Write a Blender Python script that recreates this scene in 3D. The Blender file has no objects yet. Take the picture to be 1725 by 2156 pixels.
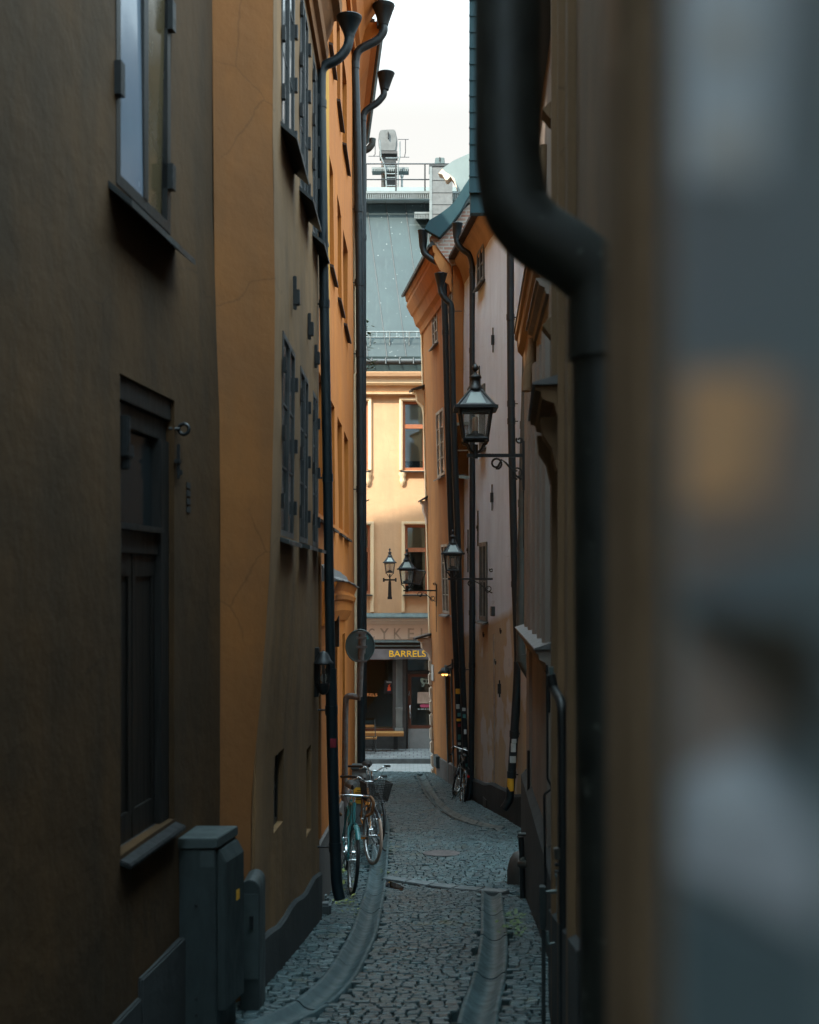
import bpy, bmesh, math, random
from mathutils import Vector, Matrix, noise
random.seed(7)
R = random.Random(11)
F = 3594.0; CX = 862.5; HY = 1220.0; CZ = 4.6; U = 0.7      # picture scale (px), principal point, camera height, depth scale
COL = bpy.context.scene.collection
V = Vector
def P(x, y, Yu):
    """the point at depth Yu (survey units, 0.7 m) that lies on sight line x, y"""
    return V(((x - CX) / F * Yu, U * Yu, CZ - (y - HY) / F * Yu))
def lerp(a, b, t): return a + (b - a) * t
def interp(x, pts):
    if x <= pts[0][0]: return pts[0][1]
    for (a, b), (c, d) in zip(pts, pts[1:]):
        if x <= c: return b + (d - b) * (x - a) / (c - a)
    return pts[-1][1]

# ------------------------------------------------------------------ materials
def new_mat(name):
    m = bpy.data.materials.new(name); m.use_nodes = True
    nt = m.node_tree; nt.nodes.clear()
    out = nt.nodes.new('ShaderNodeOutputMaterial')
    b = nt.nodes.new('ShaderNodeBsdfPrincipled')
    nt.links.new(b.outputs[0], out.inputs[0])
    return m, nt, b
def nd(nt, t, **k):
    n = nt.nodes.new(t)
    for a, v in k.items():
        if a in n.inputs.keys(): n.inputs[a].default_value = v
        else: setattr(n, a, v)
    return n
def noise_n(nt, vec, scale, detail=5, rough=.6, stretch=None):
    if stretch:
        mp = nd(nt, 'ShaderNodeMapping'); mp.inputs['Scale'].default_value = stretch
        nt.links.new(vec, mp.inputs[0]); vec = mp.outputs[0]
    n = nd(nt, 'ShaderNodeTexNoise'); n.inputs['Scale'].default_value = scale
    n.inputs['Detail'].default_value = detail; n.inputs['Roughness'].default_value = rough
    nt.links.new(vec, n.inputs['Vector']); return n.outputs['Fac']
def ramp(nt, fac, a, b):
    n = nd(nt, 'ShaderNodeMapRange'); n.inputs['From Min'].default_value = a; n.inputs['From Max'].default_value = b
    nt.links.new(fac, n.inputs['Value']); return n.outputs[0]
def mixc(nt, fac, a, b, mode='MIX'):
    n = nd(nt, 'ShaderNodeMix', data_type='RGBA', blend_type=mode)
    for i, v in ((6, a), (7, b)):
        if isinstance(v, tuple): n.inputs[i].default_value = (*v, 1)
        else: nt.links.new(v, n.inputs[i])
    if isinstance(fac, float): n.inputs[0].default_value = fac
    else: nt.links.new(fac, n.inputs[0])
    return n.outputs[2]
def math_n(nt, op, a, b):
    n = nd(nt, 'ShaderNodeMath', operation=op)
    for i, v in ((0, a), (1, b)):
        if isinstance(v, (int, float)): n.inputs[i].default_value = v
        else: nt.links.new(v, n.inputs[i])
    return n.outputs[0]
def bump(nt, b, h, strength, dist=.01, prev=None):
    n = nd(nt, 'ShaderNodeBump'); n.inputs['Strength'].default_value = strength; n.inputs['Distance'].default_value = dist
    nt.links.new(h, n.inputs['Height'])
    if prev: nt.links.new(prev, n.inputs['Normal'])
    nt.links.new(n.outputs[0], b.inputs['Normal']); return n.outputs[0]
def pos(nt): return nd(nt, 'ShaderNodeNewGeometry').outputs['Position']

def plaster(name, c1, c2, c3, sm=.5, rough=.9, band=None, fine=.35, chips=None):
    """lime plaster: two mottled tones, a third in vertical rain streaks, chips where the coat has come off; band = (colour a, colour b, plane) repainted lower part"""
    m, nt, b = new_mat(name); p = pos(nt)
    n1 = ramp(nt, noise_n(nt, p, 1.1, 7, .62), .35, .66)
    n2 = ramp(nt, noise_n(nt, p, 1.0, 5, .6, (3.2, 3.2, .5)), .42, .86)
    n2 = math_n(nt, 'MULTIPLY', n2, sm)
    c = mixc(nt, n1, c1, c2)
    if band:
        sep = nd(nt, 'ShaderNodeSeparateXYZ'); nt.links.new(p, sep.inputs[0])
        ba, bb, z0, slope, wid = band
        h = math_n(nt, 'SUBTRACT', sep.outputs[2], math_n(nt, 'ADD', math_n(nt, 'MULTIPLY', sep.outputs[1], slope), z0))
        h = math_n(nt, 'ADD', h, math_n(nt, 'MULTIPLY', math_n(nt, 'SUBTRACT', noise_n(nt, p, 2.5, 4), .5), wid))
        f = ramp(nt, h, .07, -.07)
        c = mixc(nt, f, c, mixc(nt, n1, ba, bb))
    c = mixc(nt, n2, c, c3)
    pt = math_n(nt, 'MULTIPLY', ramp(nt, noise_n(nt, p, .8, 4, .55), .55, .585), .42); c = mixc(nt, pt, c, c2)
    vd = nd(nt, 'ShaderNodeTexVoronoi', feature='DISTANCE_TO_EDGE'); vd.inputs['Scale'].default_value = 1.1
    ds = nd(nt, 'ShaderNodeTexNoise'); ds.inputs['Scale'].default_value = 3; ds.inputs['Detail'].default_value = 6; nt.links.new(p, ds.inputs['Vector'])
    nt.links.new(mixc(nt, .22, p, ds.outputs['Color'], 'ADD'), vd.inputs['Vector'])
    ck = math_n(nt, 'MULTIPLY', ramp(nt, vd.outputs['Distance'], .007, .002), ramp(nt, noise_n(nt, p, .6, 2), .52, .6)); c = mixc(nt, math_n(nt, 'MULTIPLY', ck, .3), c, tuple(v * .35 for v in c3))
    if chips:
        n4 = ramp(nt, noise_n(nt, p, 2.2, 8, .7), chips[1], chips[1] + .02)
        c = mixc(nt, n4, c, chips[0])
    nt.links.new(c, b.inputs['Base Color']); b.inputs['Roughness'].default_value = rough
    b.inputs['Specular IOR Level'].default_value = .25
    w = bump(nt, b, noise_n(nt, p, 4, 6, .62), .38, .03)
    bump(nt, b, noise_n(nt, p, 120, 3, .7), fine * .6, .004, w)
    return m
def plain(name, c, rough=.5, metal=0., c2=None, scale=6., bmp=0., spec=.5, stretch=None, bscale=None, chips=None):
    m, nt, b = new_mat(name); p = pos(nt)
    if c2 is None: c2 = tuple(v * .7 for v in c)
    f = ramp(nt, noise_n(nt, p, scale, 6, .65, stretch), .35, .68)
    cc = mixc(nt, f, c, c2)
    if chips: cc = mixc(nt, ramp(nt, noise_n(nt, p, chips[2], 5, .65), chips[1], chips[1] + .05), cc, chips[0])
    nt.links.new(cc, b.inputs['Base Color'])
    b.inputs['Metallic'].default_value = metal; b.inputs['Specular IOR Level'].default_value = spec
    r = nd(nt, 'ShaderNodeMapRange'); r.inputs['To Min'].default_value = max(.02, rough - .1); r.inputs['To Max'].default_value = min(1, rough + .12)
    nt.links.new(f, r.inputs['Value']); nt.links.new(r.outputs[0], b.inputs['Roughness'])
    if bmp: bump(nt, b, noise_n(nt, p, bscale or scale * 8, 4, .6), bmp, .006)
    return m
def emit(name, c, s):
    m, nt, b = new_mat(name); b.inputs['Base Color'].default_value = (*c, 1)
    b.inputs['Emission Color'].default_value = (*c, 1); b.inputs['Emission Strength'].default_value = s; return m
def glass_mat(name, tint, mixf, rough=.03):
    """window glass: sharp Fresnel reflection over what stands behind it"""
    m = bpy.data.materials.new(name); m.use_nodes = True; nt = m.node_tree; nt.nodes.clear()
    out = nt.nodes.new('ShaderNodeOutputMaterial'); mx = nt.nodes.new('ShaderNodeMixShader')
    tr = nt.nodes.new('ShaderNodeBsdfTransparent'); tr.inputs[0].default_value = (*tint, 1)
    gl = nt.nodes.new('ShaderNodeBsdfGlossy'); gl.inputs['Roughness'].default_value = rough
    fr = nt.nodes.new('ShaderNodeFresnel'); fr.inputs[0].default_value = 1.5
    f = math_n(nt, 'ADD', math_n(nt, 'MULTIPLY', fr.outputs[0], 1.0), mixf)
    nt.links.new(f, mx.inputs[0]); nt.links.new(tr.outputs[0], mx.inputs[1]); nt.links.new(gl.outputs[0], mx.inputs[2])
    nt.links.new(mx.outputs[0], out.inputs[0]); return m
def island_mat(name, cols, rough=.7, bmp=.4, moss=None):
    """stones: every stone its own tone (random per island) with grain"""
    m, nt, b = new_mat(name); g = nd(nt, 'ShaderNodeNewGeometry'); p = g.outputs['Position']
    cr = nd(nt, 'ShaderNodeValToRGB'); nt.links.new(g.outputs['Random Per Island'], cr.inputs[0])
    el = cr.color_ramp.elements
    while len(el) < len(cols): el.new(.5)
    for i, c in enumerate(cols): el[i].position = i / (len(cols) - 1); el[i].color = (*c, 1)
    f = ramp(nt, noise_n(nt, p, 45, 5, .7), .3, .75)
    c = mixc(nt, f, cr.outputs[0], mixc(nt, .5, cr.outputs[0], (.02, .022, .022)))
    big = ramp(nt, noise_n(nt, p, .55, 5, .6), .42, .62)
    c = mixc(nt, math_n(nt, 'MULTIPLY', big, .45), c, (.03, .034, .034))
    if moss:
        c = mixc(nt, math_n(nt, 'MULTIPLY', ramp(nt, noise_n(nt, p, 1.3, 7, .7), .6, .68), .6), c, moss)
    nt.links.new(c, b.inputs['Base Color'])
    r = nd(nt, 'ShaderNodeMapRange'); r.inputs['To Min'].default_value = rough - .2; r.inputs['To Max'].default_value = rough + .1
    nt.links.new(f, r.inputs['Value']); nt.links.new(r.outputs[0], b.inputs['Roughness'])
    bump(nt, b, noise_n(nt, p, 70, 4, .7), bmp, .006)
    return m
def brick_mat(name, c1, c2, mortar, scale=1., bmp=.5, w=.22, h=.07, axes='XZ', ms=.012, offset=.5):
    m, nt, b = new_mat(name); p = pos(nt)
    if axes == 'XZ': mp = nd(nt, 'ShaderNodeMapping'); mp.inputs['Rotation'].default_value = (math.radians(-90), 0, 0); nt.links.new(p, mp.inputs[0]); p2 = mp.outputs[0]
    else: p2 = p
    t = nd(nt, 'ShaderNodeTexBrick'); nt.links.new(p2, t.inputs['Vector'])
    t.inputs['Color1'].default_value = (*c1, 1); t.inputs['Color2'].default_value = (*c2, 1); t.inputs['Mortar'].default_value = (*mortar, 1)
    t.inputs['Scale'].default_value = 1; t.inputs['Brick Width'].default_value = w; t.inputs['Row Height'].default_value = h
    t.inputs['Mortar Size'].default_value = ms; t.offset = offset
    c = mixc(nt, math_n(nt, 'MULTIPLY', ramp(nt, noise_n(nt, p, 3, 6, .65), .4, .7), .5), t.outputs[0], mortar)
    nt.links.new(c, b.inputs['Base Color']); b.inputs['Roughness'].default_value = .8
    inv = math_n(nt, 'SUBTRACT', 1.0, t.outputs['Fac']); bump(nt, b, inv, bmp, .01)
    return m
def roof_mat(name, c1, c2, spots, rough=.45):
    """old green-painted sheet metal: blotches, rain runs and bird-lime spots"""
    m, nt, b = new_mat(name); p = pos(nt)
    f = ramp(nt, noise_n(nt, p, .9, 7, .65), .35, .65)
    c = mixc(nt, f, c1, c2)
    c = mixc(nt, math_n(nt, 'MULTIPLY', ramp(nt, noise_n(nt, p, 2.2, 6, .7, (3, 1, .5)), .55, .75), .5), c, spots)
    v = nd(nt, 'ShaderNodeTexVoronoi'); v.inputs['Scale'].default_value = 8; nt.links.new(p, v.inputs['Vector'])
    sp = math_n(nt, 'MULTIPLY', ramp(nt, v.outputs['Distance'], .17, .10), ramp(nt, noise_n(nt, p, 6, 3), .5, .58))
    c = mixc(nt, sp, c, (.17, .20, .195))
    nt.links.new(c, b.inputs['Base Color']); b.inputs['Roughness'].default_value = rough; b.inputs['Specular IOR Level'].default_value = .4
    bump(nt, b, noise_n(nt, p, 2.5, 4), .25, .02); return m

M = {}
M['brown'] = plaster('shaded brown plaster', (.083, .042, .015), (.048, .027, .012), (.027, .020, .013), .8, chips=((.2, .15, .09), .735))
M['ochre'] = plaster('brown ochre plaster', (.26, .145, .065), (.18, .105, .052), (.072, .05, .033), .8)
M['ochre_end'] = plaster('orange ochre plaster', (.275, .108, .031), (.20, .085, .031), (.135, .07, .033), .6)
M['orange'] = plaster('orange limewash', (.56, .18, .030), (.47, .15, .030), (.35, .135, .045), .6)
M['orange_far'] = plaster('faded orange plaster', (.46, .19, .06), (.38, .16, .056), (.21, .105, .055), .8, chips=((.55, .47, .38), .74))
M['yellow_patch'] = plaster('fresh yellow limewash', (.62, .30, .03), (.54, .25, .03), (.40, .2, .05), .6)
M['pale'] = plaster('grey pink plaster', (.70, .80, .92), (.61, .70, .82), (.40, .44, .50), .4,
                    band=((.50, .385, .245), (.42, .325, .215), CZ + 1.77, -.123, .10), chips=((.22, .18, .15), .725))
M['yellow'] = plaster('warm yellow plaster', (.60, .385, .225), (.52, .335, .195), (.38, .25, .15), .6)
M['cream'] = plaster('cream trim plaster', (.78, .62, .40), (.70, .55, .36), (.5, .38, .24), .4)
M['beige'] = plaster('beige fascia plaster', (.62, .50, .40), (.55, .44, .35), (.42, .33, .27), .4)
M['greystone'] = plaster('grey brown stone', (.26, .215, .185), (.205, .175, .155), (.11, .10, .09), .6)
M['brownstone'] = plaster('brown stone dressing', (.235, .14, .075), (.18, .115, .065), (.10, .07, .045), .6)
M['soffit'] = plaster('stained tan soffit', (.46, .33, .22), (.40, .28, .19), (.2, .14, .1), .8)
M['plinth'] = plaster('dark granite plinth', (.05, .055, .056), (.035, .04, .042), (.022, .026, .028), .6)
M['plinth_grey'] = plaster('grey cement plinth', (.15, .13, .12), (.11, .10, .095), (.06, .06, .06), .6)
M['quoin'] = plaster('chipped white quoin stone', (.6, .5, .4), (.5, .42, .34), (.3, .24, .19), .6)
M['pipe'] = plain('black green pipe paint', (.005, .013, .018), .42, c2=(.008, .018, .023), scale=9, bmp=.2, bscale=14, chips=((.035, .045, .045), .66, 11))
M['pipe_near'] = plain('dull dark pipe paint', (.006, .009, .009), .55, c2=(.013, .016, .013), scale=14, bmp=.15, chips=((.085, .095, .085), .63, 16))
M['copper'] = plain('weathered brown copper', (.05, .048, .042), .5, c2=(.028, .04, .038), scale=7, bmp=.15)
M['iron'] = plain('black wrought iron', (.010, .013, .015), .5, bmp=.1, scale=20)
M['darkwood'] = plain('dark painted wood', (.009, .010, .010), .5, c2=(.014, .013, .012), stretch=(6, 6, .5))
M['shutter'] = plain('brown black door panel', (.013, .011, .009), .45, c2=(.009, .0085, .008), stretch=(8, 8, .4))
M['greyframe'] = plain('grey green window paint', (.085, .09, .085), .5, c2=(.06, .065, .062))
M['slateframe'] = plain('dark slate window paint', (.032, .035, .037), .5, c2=(.05, .052, .052))
M['glass_pale'] = plain('glass with painted pale blue reflection', (.16, .20, .25), .2, c2=(.13, .165, .22), spec=.25, scale=2)  # reflected sky painted into the pane's base colour
M['pilaster_brown'] = plaster('brown door dressing', (.17, .105, .06), (.13, .085, .05), (.08, .06, .04), .6)
M['glass_brown'] = plain('glass with painted olive brown reflection', (.085, .062, .03), .22, c2=(.07, .052, .028), spec=.35)  # brown wall reflection painted into the pane's base colour
M['paleframe'] = plain('pale green casement paint', (.22, .30, .29), .5)
M['whiteframe'] = plain('flaking white window paint', (.5, .45, .38), .6, c2=(.3, .25, .2))
M['redframe'] = plain('red brown window paint', (.34, .125, .055), .5, c2=(.27, .10, .05))
M['doorframe'] = plain('brown red shop paint', (.11, .035, .016), .45, c2=(.085, .028, .014))
M['glass'] = plain('dark window glass', (.012, .017, .02), .12, c2=(.016, .022, .024), spec=.9, scale=1.5)
M['glass_clear'] = glass_mat('clear glass', (.80, .88, .88), .04)
M['glass_shop'] = glass_mat('shop glass', (.55, .6, .6), .05)
M['lampglass'] = glass_mat('lantern glass', (.86, .87, .86), .02, .08)
def hazy(m, c, f):
    nt = m.node_tree; out = [n for n in nt.nodes if n.type == 'OUTPUT_MATERIAL'][0]; src = out.inputs[0].links[0].from_socket
    mx = nt.nodes.new('ShaderNodeMixShader'); mx.inputs[0].default_value = f; tl = nt.nodes.new('ShaderNodeBsdfTranslucent'); tl.inputs[0].default_value = (*c, 1)
    df = nt.nodes.new('ShaderNodeBsdfDiffuse'); df.inputs[0].default_value = (*c, 1); m2 = nt.nodes.new('ShaderNodeMixShader')
    nt.links.new(tl.outputs[0], m2.inputs[1]); nt.links.new(df.outputs[0], m2.inputs[2])
    nt.links.new(src, mx.inputs[1]); nt.links.new(m2.outputs[0], mx.inputs[2]); nt.links.new(mx.outputs[0], out.inputs[0])
hazy(M['lampglass'], (.8, .82, .8), .10)
M['lampglass_roof'] = glass_mat('pale lantern roof glass', (.7, .78, .76), .03, .2); hazy(M['lampglass_roof'], (.50, .60, .58), .65)  # diffuse mix turns the roof panes pale and milky
M['blind'] = plain('white window blind', (.72, .76, .76), .8, c2=(.66, .70, .70), scale=2)
M['blind_blue'] = plain('pale blue blind', (.62, .72, .88), .8, c2=(.56, .66, .82), scale=2)
M['curtain'] = plain('olive brown curtain', (.13, .10, .06), .9, c2=(.10, .08, .05), stretch=(8, 8, .3))
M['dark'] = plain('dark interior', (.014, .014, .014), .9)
M['sill'] = plain('dark sheet metal sill', (.022, .026, .028), .45, c2=(.035, .04, .04))
M['sill_grey'] = plain('grey lead flashing', (.09, .095, .10), .5, c2=(.14, .14, .14), scale=12)
M['flash'] = plain('grey green flashing', (.11, .155, .155), .45, c2=(.08, .11, .115))
M['teal_sheet'] = plain('dark teal roof sheet', (.006, .034, .045), .55, c2=(.008, .042, .052), spec=.3)
M['roof'] = roof_mat('green sheet roof', (.020, .040, .041), (.012, .025, .027), (.052, .076, .073))
M['grey_sheet'] = roof_mat('grey green sheet', (.20, .25, .245), (.16, .20, .2), (.3, .34, .33))
M['galv'] = plain('galvanised steel', (.22, .25, .25), .5, .3)
M['tile'] = plain('dark roof tile', (.05, .028, .02), .8, c2=(.03, .02, .017), scale=14, bmp=.4)
M['brick'] = brick_mat('red brick', (.26, .085, .045), (.30, .25, .21), (.33, .32, .29))
M['cabinet'] = plain('grey green cabinet', (.032, .045, .047), .55, c2=(.02, .029, .031), scale=5, stretch=(3, 3, 1), bmp=.1)
M['cabinet_light'] = plain('grey cabinet lid', (.060, .078, .08), .5, c2=(.04, .055, .058))
M['cabinet_far'] = plain('plain grey box paint', (.14, .15, .15), .6)
M['sticker_yellow'] = plain('yellow sticker', (.75, .40, .03), .6, c2=(.68, .35, .03))
M['sticker_white'] = plain('white sticker', (.5, .56, .56), .6)
M['sticker_teal'] = plain('teal sticker', (.06, .22, .22), .6)
M['sticker_red'] = plain('red sticker', (.25, .02, .035), .6)
M['signback'] = plain('teal grey sign back', (.035, .06, .062), .45, c2=(.05, .07, .07))
M['rustpole'] = plain('rusty grey pole', (.11, .105, .105), .5, .3, c2=(.09, .06, .05), scale=14)
M['awning'] = plain('grey awning cloth', (.10, .085, .085), .9, c2=(.085, .07, .07), scale=4)
M['letter_yellow'] = plain('yellow lettering', (1, .58, .02), .5, c2=(1, .54, .02))
M['letter_ghost'] = plain('bare letter trace', (.38, .31, .25), .9)
M['letter_orange'] = plain('orange lettering', (.75, .30, .10), .5)
M['ink'] = plain('dark print', (.05, .03, .01), .6)
M['shopgrey'] = plain('grey shop pilaster paint', (.23, .26, .26), .5, c2=(.18, .205, .21))
M['kick'] = plain('grey door panel', (.24, .255, .26), .6, c2=(.2, .215, .22))
M['shopdark'] = plain('dark shop base', (.055, .055, .055), .6)
M['paper'] = plain('beige paper', (.55, .45, .38), .8)
M['sticker_mint'] = plain('pale mint sticker', (.30, .42, .38), .7)
M['pink'] = plain('pink print', (.55, .10, .20), .6)
M['poster'] = plain('black poster', (.012, .012, .014), .4)
M['poster_red'] = plain('red orange print', (.75, .10, .03), .6)
M['poster_blue'] = plain('blue print', (.06, .09, .3), .6)
M['slat'] = plain('orange brown bench slat', (.36, .17, .05), .5, c2=(.28, .13, .04), stretch=(1, 8, 8))
M['sett'] = island_mat('grey stone setts', [(.050, .104, .117), (.034, .074, .088), (.082, .150, .160), (.026, .058, .070), (.048, .096, .106)], .42, .3, (.085, .085, .03))
M['mortar'] = plain('dark joint grit', (.026, .031, .029), .95, c2=(.05, .052, .03), scale=3, bmp=.4)
M['gutter'] = plain('grey granite channel', (.054, .090, .098), .5, c2=(.026, .048, .055), scale=9, bmp=.35, bscale=110)
M['kerb'] = plain('grey kerb stone', (.12, .14, .145), .7, c2=(.085, .10, .105), scale=6, bmp=.3)
M['street'] = brick_mat('pale street setts', (.30, .31, .31), (.25, .265, .27), (.17, .18, .18), w=.2, h=.13, axes='XY', bmp=.3)
M['pave'] = brick_mat('grey pavement slabs', (.21, .22, .22), (.17, .18, .185), (.07, .075, .075), w=.2, h=.30, axes='XY', bmp=.3)
M['earth'] = plain('grey ground', (.11, .115, .11), .9, scale=1)
M['boulder'] = plain('mottled dark boulder', (.035, .04, .042), .7, c2=(.22, .24, .24), scale=9, bmp=.5)
M['boulder_dark'] = plain('dark guard stone', (.035, .034, .032), .6, c2=(.05, .045, .04), scale=5, bmp=.4)
M['pinkiron'] = plain('reddish worn iron', (.10, .085, .085), .6, c2=(.065, .06, .062), scale=20)
M['leaf'] = plain('green leaf', (.05, .10, .025), .6, c2=(.08, .13, .03), scale=8)
M['leaf_yellow'] = plain('yellow green weed', (.22, .24, .03), .6, c2=(.14, .18, .03), scale=8)
M['tyre'] = plain('black tyre rubber', (.012, .013, .014), .7)
M['tyre_tan'] = plain('tan tyre rubber', (.30, .20, .15), .75, c2=(.34, .24, .19))
M['rim'] = plain('worn bright rim', (.55, .57, .57), .3, .8)
M['chrome'] = plain('chrome', (.6, .62, .62), .2, .95)
M['teal_paint'] = plain('teal bicycle paint', (.015, .16, .17), .3, c2=(.012, .12, .13))
M['orange_paint'] = plain('orange bicycle paint', (.50, .17, .012), .35)
M['black_paint'] = plain('black bicycle paint', (.010, .014, .017), .3)
M['leather'] = plain('brown bar tape', (.23, .095, .032), .6)
M['rubber'] = plain('black grip rubber', (.012, .013, .013), .6)
M['lens'] = plain('lamp lens', (.55, .52, .45), .15)
M['redlens'] = plain('red reflector', (.55, .02, .015), .25)
M['amber'] = plain('amber reflector', (.8, .25, .02), .3)
M['bulb'] = plain('copper lamp burner', (.65, .38, .24), .35, .2)
M['bulb_white'] = plain('white lamp tube', (.7, .7, .68), .3)
M['lit'] = emit('lit bulb', (1, .48, .10), 1.6)
M['plate'] = plain('white plate', (.6, .6, .58), .5)
M['reflect_base'] = plain('blue grey reflection panel', (.20, .255, .28), .4, c2=(.27, .295, .35), scale=5)
M['reflect_pale'] = plain('pale painted reflection', (.78, .82, .88), .6, c2=(.70, .76, .84))  # from here on: tones of blurred reflections, painted onto the near panel
M['reflect_cream'] = plain('cream painted reflection', (.9, .84, .80), .6)
M['reflect_orange'] = plain('orange brown painted reflection', (.90, .50, .26), .6, c2=(.8, .46, .25))
M['reflect_tan'] = plain('greyish tan painted reflection', (.40, .31, .27), .6)
M['reflect_teal'] = plain('slate painted reflection', (.13, .18, .205), .6)
M['reflect_grey'] = plain('grey painted reflection', (.58, .60, .66), .6, c2=(.5, .55, .62))
M['reflect_brown'] = plain('dark brown painted reflection', (.05, .042, .03), .6)
def water_mat():
    m, nt, b = new_mat('puddle water'); b.inputs['Base Color'].default_value = (.01, .012, .013, 1); b.inputs['Roughness'].default_value = .02
    b.inputs['Specular IOR Level'].default_value = 1; return m
M['water'] = water_mat()
def mesh_basket():
    m, nt, b = new_mat('wire mesh'); tc = nd(nt, 'ShaderNodeTexCoord'); s = nd(nt, 'ShaderNodeSeparateXYZ'); nt.links.new(tc.outputs['UV'], s.inputs[0])
    def line(o):
        f = math_n(nt, 'FRACT', o, 0); return math_n(nt, 'GREATER_THAN', math_n(nt, 'ABSOLUTE', math_n(nt, 'SUBTRACT', f, .5), 0), .28)
    a = math_n(nt, 'MAXIMUM', line(s.outputs[0]), line(s.outputs[1]))
    b.inputs['Base Color'].default_value = (.014, .013, .014, 1); b.inputs['Roughness'].default_value = .5
    nt.links.new(a, b.inputs['Alpha']); return m

# ------------------------------------------------------------------ mesh builder
class MB:
    def __init__(s): s.v = []; s.f = []; s.sm = []; s.mi = []; s.cur = 0
    def add(s, vs, fs, sm=False):
        o = len(s.v); s.v += [V(p) for p in vs]
        for f in fs: s.f.append([o + i for i in f]); s.sm.append(sm); s.mi.append(s.cur)
    def hexa(s, c):            # 8 corners: bottom ring 0-3, top ring 4-7
        s.add(c, [(3, 2, 1, 0), (4, 5, 6, 7), (0, 1, 5, 4), (1, 2, 6, 5), (2, 3, 7, 6), (3, 0, 4, 7)])
    def box(s, x0, x1, y0, y1, z0, z1):
        s.hexa([(x0, y0, z0), (x1, y0, z0), (x1, y1, z0), (x0, y1, z0), (x0, y0, z1), (x1, y0, z1), (x1, y1, z1), (x0, y1, z1)])
    def obox(s, c, a, b, d):   # centre and three half vectors
        c, a, b, d = V(c), V(a), V(b), V(d)
        s.hexa([c - a - b - d, c + a - b - d, c + a + b - d, c - a + b - d, c - a - b + d, c + a - b + d, c + a + b + d, c - a + b + d])
    def prism(s, poly, off):   # planar polygon pushed by a vector
        n = len(poly); poly = [V(p) for p in poly]; off = V(off)
        s.add(poly + [p + off for p in poly], [tuple(range(n))[::-1], tuple(range(n, 2 * n))] + [(i, (i + 1) % n, n + (i + 1) % n, n + i) for i in range(n)])
    def tube(s, pts, r, seg=10, caps=True, closed=False, smooth=True):
        pts = [V(p) for p in pts]; n = len(pts)
        rs = r if isinstance(r, (list, tuple)) else [r] * n
        tg = []
        for i in range(n):
            if closed: t = pts[(i + 1) % n] - pts[i - 1]
            else: t = pts[min(i + 1, n - 1)] - pts[max(i - 1, 0)]
            tg.append(t.normalized())
        ref = V((0, 0, 1)) if abs(tg[0].z) < .9 else V((0, 1, 0))
        u = tg[0].cross(ref).normalized(); rings = []
        for i in range(n):
            if i:
                u = u - tg[i] * u.dot(tg[i])
                u = u.normalized() if u.length > 1e-6 else tg[i].orthogonal().normalized()
            w = tg[i].cross(u)
            rings.append([pts[i] + (u * math.cos(a) + w * math.sin(a)) * rs[i] for a in [2 * math.pi * k / seg for k in range(seg)]])
        vs = [p for rg in rings for p in rg]; fs = []
        for i in range(n if closed else n - 1):
            j = (i + 1) % n
            for k in range(seg): fs.append((i * seg + k, i * seg + (k + 1) % seg, j * seg + (k + 1) % seg, j * seg + k))
        s.add(vs, fs, smooth)
        if caps and not closed:
            s.add(rings[0], [tuple(range(seg))[::-1]]); s.add(rings[-1], [tuple(range(seg))])
    def lathe(s, c, prof, seg=16, smooth=True, a0=0):
        c = V(c); vs = []; fs = []; n = len(prof)
        for r, z in prof:
            for k in range(seg): a = a0 + 2 * math.pi * k / seg; vs.append(c + V((r * math.cos(a), r * math.sin(a), z)))
        for i in range(n - 1):
            for k in range(seg): fs.append((i * seg + k, i * seg + (k + 1) % seg, (i + 1) * seg + (k + 1) % seg, (i + 1) * seg + k))
        s.add(vs, fs, smooth); s.add(vs[:seg], [tuple(range(seg))[::-1]]); s.add(vs[-seg:], [tuple(range(seg))])
    def sheet(s, fn, nu, nv, smooth=True):
        vs = [fn(i / nu, j / nv) for j in range(nv + 1) for i in range(nu + 1)]
        s.add(vs, [(j * (nu + 1) + i, j * (nu + 1) + i + 1, (j + 1) * (nu + 1) + i + 1, (j + 1) * (nu + 1) + i) for j in range(nv) for i in range(nu)], smooth)
    def text(s, txt, org, ux, uz, height, depth=.006, bold=.012, width=None):
        cu = bpy.data.curves.new('t', 'FONT'); cu.body = txt; cu.size = 1; cu.offset = bold; cu.extrude = 0
        o = bpy.data.objects.new('t', cu); COL.objects.link(o); bpy.context.view_layer.update()
        me = bpy.data.meshes.new_from_object(o.evaluated_get(bpy.context.evaluated_depsgraph_get()))
        bpy.data.objects.remove(o); bpy.data.curves.remove(cu)
        xs = [v.co.x for v in me.vertices]; ys = [v.co.y for v in me.vertices]
        sx = sy = height / (max(ys) - min(ys))
        if width: sx = width / (max(xs) - min(xs))
        n = V(ux).cross(V(uz))      # points away from the reader's side
        f = lambda co: V(org) + V(ux) * (co.x - min(xs)) * sx + V(uz) * (co.y - min(ys)) * sy
        vs = [f(v.co) + n * depth for v in me.vertices]
        bv = [f(v.co) for v in me.vertices]; k = len(vs)
        fs = [tuple(p.vertices) for p in me.polygons]
        ed = {}
        for fa in fs:
            for a, b in zip(fa, fa[1:] + fa[:1]): ed[(a, b)] = 1
        side = [(a, b, b + k, a + k) for (a, b) in ed if (b, a) not in ed]
        s.add(vs + bv, fs + [tuple(reversed(q)) for q in side]); bpy.data.meshes.remove(me)
    def xf(s, m, start=0):
        for i in range(start, len(s.v)): s.v[i] = m @ s.v[i]
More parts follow.
